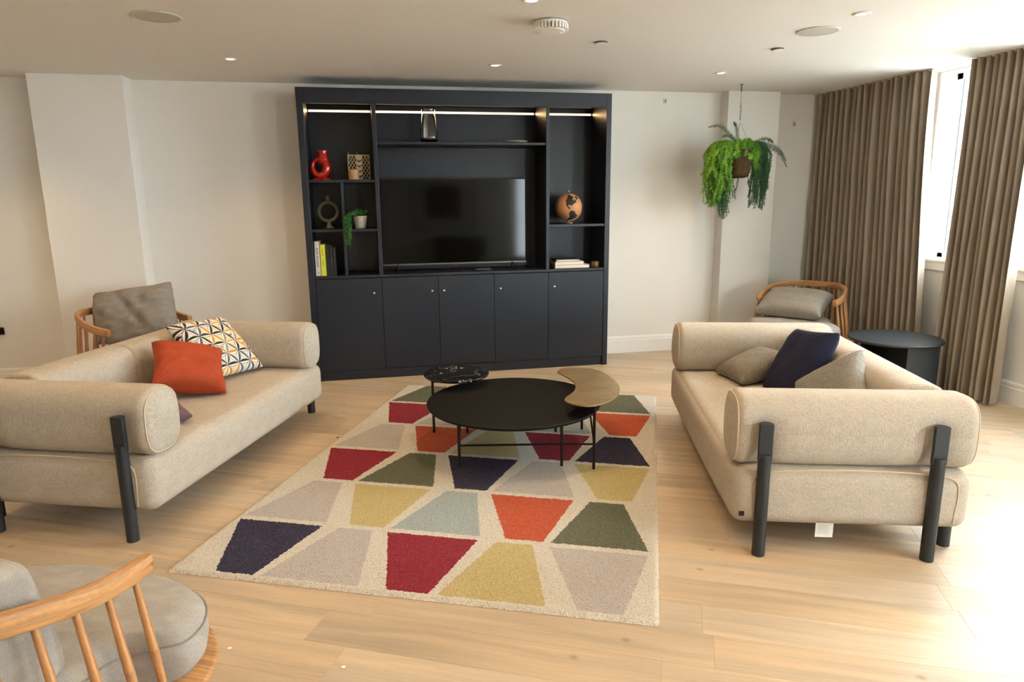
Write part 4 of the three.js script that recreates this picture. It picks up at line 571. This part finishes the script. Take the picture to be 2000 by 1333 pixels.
// ------------------------------------------------------------------ ceiling and wall fittings
{
  const DG = 'recessed ceiling downlights', spots = [[-0.955, 1.0, 'downlight above the sofa with the patterned cushion'], [0.865, 1.045, 'downlight above the middle of the media unit'], [2.672, 1.0, 'downlight between media unit and hanging plant'], [0.738, 2.72, 'downlight above the coffee table at the top edge'], [2.533, 2.768, 'downlight beside the round speaker over the window sofa'], [-1.06, 2.72, 'downlight above the long beige sofa'], [-2.85, 1.0, 'downlight near the wall opposite the windows'], [-2.85, 2.72, 'downlight over the open floor left of the sofa'], [-1.06, 4.45, 'downlight over the cut-off armchair'], [0.738, 4.45, 'downlight over the near edge of the rug'], [2.533, 4.45, 'downlight over the open floor near the window'], [-1.06, 6.2, 'downlight farther back over the open floor'], [0.738, 6.2, 'downlight above the viewpoint'], [2.533, 6.2, 'downlight farther back by the windows']];
  const trimG = lathe([[0.03, 2.444], [0.044, 2.4425], [0.0475, 2.4465], [0.0475, 2.4495], [0.03, 2.4495]], 32), lens = lathe([[0, 2.4462], [0.026, 2.4462], [0.0295, 2.4475], [0.0295, 2.4495]], 28), gm = M({ color: '#fff4e0', emissive: WARM.clone().lerp(new THREE.Color(1, 1, 1), 0.6), emissiveIntensity: 2.6 });
  for (const [x, z, l] of spots) {
    const d = thing('ceiling_downlight', 'white recessed ' + l, 'downlight', [x, 0, z], 0, DG); part('trim_ring', trimG, trimMat, d); part('lens', lens, gm, d);
    const s = new THREE.SpotLight(WARM, SPOT_CANDELA, 0, 1.0, 0.7, 2); s.position.set(0, 2.438, 0); s.target.position.set(0, 0, 0); s.castShadow = true; s.shadow.radius = 1.2; d.add(s); d.add(s.target);
  }
  const grille = M({ color: '#c4c2b6', roughness: 0.85, bumpMap: rep(weaveBump, 4), bumpScale: 0.0006 });
  for (const [x, z, l] of [[-1.118, 2.1, 'round flush ceiling speaker over the long sofa with orange cushion'], [2.55, 2.375, 'round flush ceiling speaker over the window sofa']]) { const s = thing('ceiling_speaker', l, 'speaker', [x, 0, z], 0, 'round ceiling speakers'); part('rim', lathe([[0.108, 2.444], [0.119, 2.4435], [0.121, 2.447], [0.121, 2.4495], [0.108, 2.4495]], 56), M({ color: '#d3d0c6', roughness: 0.6 }), s); part('grille', lathe([[0, 2.445], [0.108, 2.445], [0.108, 2.4495]], 56), grille, s); }
  const k = thing('smoke_detector', 'white ribbed ceiling detector above the coffee table', 'detector', [0.935, 0, 2.33]); part('base', lathe([[0, 2.42], [0.07, 2.42], [0.075, 2.43], [0.09, 2.43], [0.093, 2.4495], [0, 2.4495]], 48), trimMat, k);
  { const f = []; for (let i = 0; i < 30; i++) { const a = i / 30 * Math.PI * 2; f.push(rbox(0.045, 0.1, 2.402, 2.434, -0.0045, 0.0045, 0.002).rotateY(a)); } part('fin_ring', join(f), trimMat, k); part('cap', lathe([[0, 2.396], [0.07, 2.398], [0.08, 2.403], [0.07, 2.407], [0, 2.407]], 40), trimMat, k); }
  for (const [x, z, l] of [[1.38, 1.888, 'small round sprinkler cover near the ribbed detector'], [2.6, 1.885, 'small round sprinkler cover near the round speaker']]) { const s = thing('ceiling_sprinkler', l, 'sprinkler', [x, 0, z], 0, 'concealed ceiling sprinklers'); part('cover_plate', lathe([[0, 2.437], [0.036, 2.437], [0.038, 2.439], [0.036, 2.441], [0, 2.441]], 32), trimMat, s); part('recess_ring', lathe([[0.028, 2.441], [0.04, 2.4455], [0.04, 2.4495], [0.028, 2.4495]], 32), M({ color: '#6b6660', roughness: 0.7 }), s); }
  for (const [x, y, l] of [[2.655, 2.37, 'tiny white wall sensor between media unit and hanging plant'], [4.0, 2.18, 'tiny white wall sensor beside the curtain']]) { const s = thing('wall_sensor', l, 'sensor', [x, y, 0], 0, 'tiny wall sensors'); part('plate', rbox(-0.018, 0.018, -0.022, 0.022, 0, 0.012, 0.004), M({ color: '#cfd1cc', roughness: 0.5 }), s); part('probe', rbox(-0.005, 0.005, -0.018, 0.008, 0.012, 0.02, 0.002), M({ color: '#8b8c8a', roughness: 0.4 }), s); }
  const so = thing('wall_socket', 'black wall socket at the edge of the picture behind the long sofa', 'socket', [-3.11, 0.48, 0]); part('plate', rbox(-0.06, 0.06, -0.03, 0.03, 0, 0.012, 0.004), M({ color: '#1d1c1b', roughness: 0.4 }), so); part('plug', rbox(-0.02, 0.045, -0.02, 0.02, 0.012, 0.04, 0.006), M({ color: '#151515', roughness: 0.5 }), so);
}
// scraps dropped on the floor
for (const [x, z, c, l] of [[-0.64, 3.981, '#efece4', 'tiny white paper scrap on the floor beside the cut-off armchair'], [-0.254, 4.165, '#e6e8e4', 'tiny white paper scrap on the floor below the rug edge'], [-0.36, 1.885, '#2c3038', 'tiny dark scrap on the floor between long sofa and rug']]) { const g = new THREE.IcosahedronGeometry(0.006, 1), p = g.attributes.position; for (let i = 0; i < p.count; i++) { const k = 0.7 + 0.6 * vnoise(p.getX(i) * 300 + 50, p.getZ(i) * 300 + p.getY(i) * 200 + 60); p.setXYZ(i, p.getX(i) * k * 1.3, Math.max(-0.002, p.getY(i) * k * 0.4), p.getZ(i) * k); } g.computeVertexNormals(); const m = new THREE.Mesh(g, M({ color: c, roughness: 0.9 })); m.name = numbered('paper_scrap'); m.position.set(x, 0.0024, z); scene.add(m); tag(m, l, 'scrap', 'scraps on the floor'); }
// ------------------------------------------------------------------ what the television mirrors: the far end of the room
{
  const p = thing('framed_picture', 'large framed abstract picture with white mount mirrored in the television', 'picture', [1.45, 1.35, ROOM.z1]);
  part('frame', join([rbox(-0.66, 0.66, 0.6, 0.64, -0.03, 0, 0.004), rbox(-0.66, 0.66, -0.46, -0.42, -0.03, 0, 0.004), rbox(-0.66, -0.62, -0.46, 0.64, -0.03, 0, 0.004), rbox(0.62, 0.66, -0.46, 0.64, -0.03, 0, 0.004)]), M({ color: '#2a2622', roughness: 0.5 }), p);
  part('mount', rbox(-0.62, 0.62, -0.42, 0.6, -0.014, 0, 0.001), M({ color: '#e2ded4', roughness: 0.9 }), p); part('artwork', rbox(-0.37, 0.37, -0.27, 0.41, -0.018, -0.013, 0.001), M({ color: '#33201f', roughness: 0.8 }), p); part('colour_block', rbox(0.2, 0.36, -0.1, 0.4, -0.02, -0.017, 0.001), M({ color: '#7c1a16', roughness: 0.8 }), p);
  const b = thing('dark_sideboard', 'dark low sideboard mirrored in the television', 'sideboard', [1.75, 0, ROOM.z1 - 0.24]); part('body', rbox(-0.5, 0.5, 0.1, 0.72, -0.2, 0.2, 0.006), M({ color: '#23211f', roughness: 0.6 }), b); for (const s of [-1, 1]) { part('door', rbox(s * 0.25 - 0.24, s * 0.25 + 0.24, 0.12, 0.7, -0.215, -0.2, 0.003), M({ color: '#26231f', roughness: 0.5 }), b); for (const q of [-1, 1]) part('leg', rod(V3(s * 0.44, 0, q * 0.15), V3(s * 0.44, 0.1, q * 0.15), 0.015), blackMetal, b); }
}
scene.traverse((o) => { if (o.isMesh) { o.castShadow = true; o.receiveShadow = true; } });
renderer.render(scene, camera);
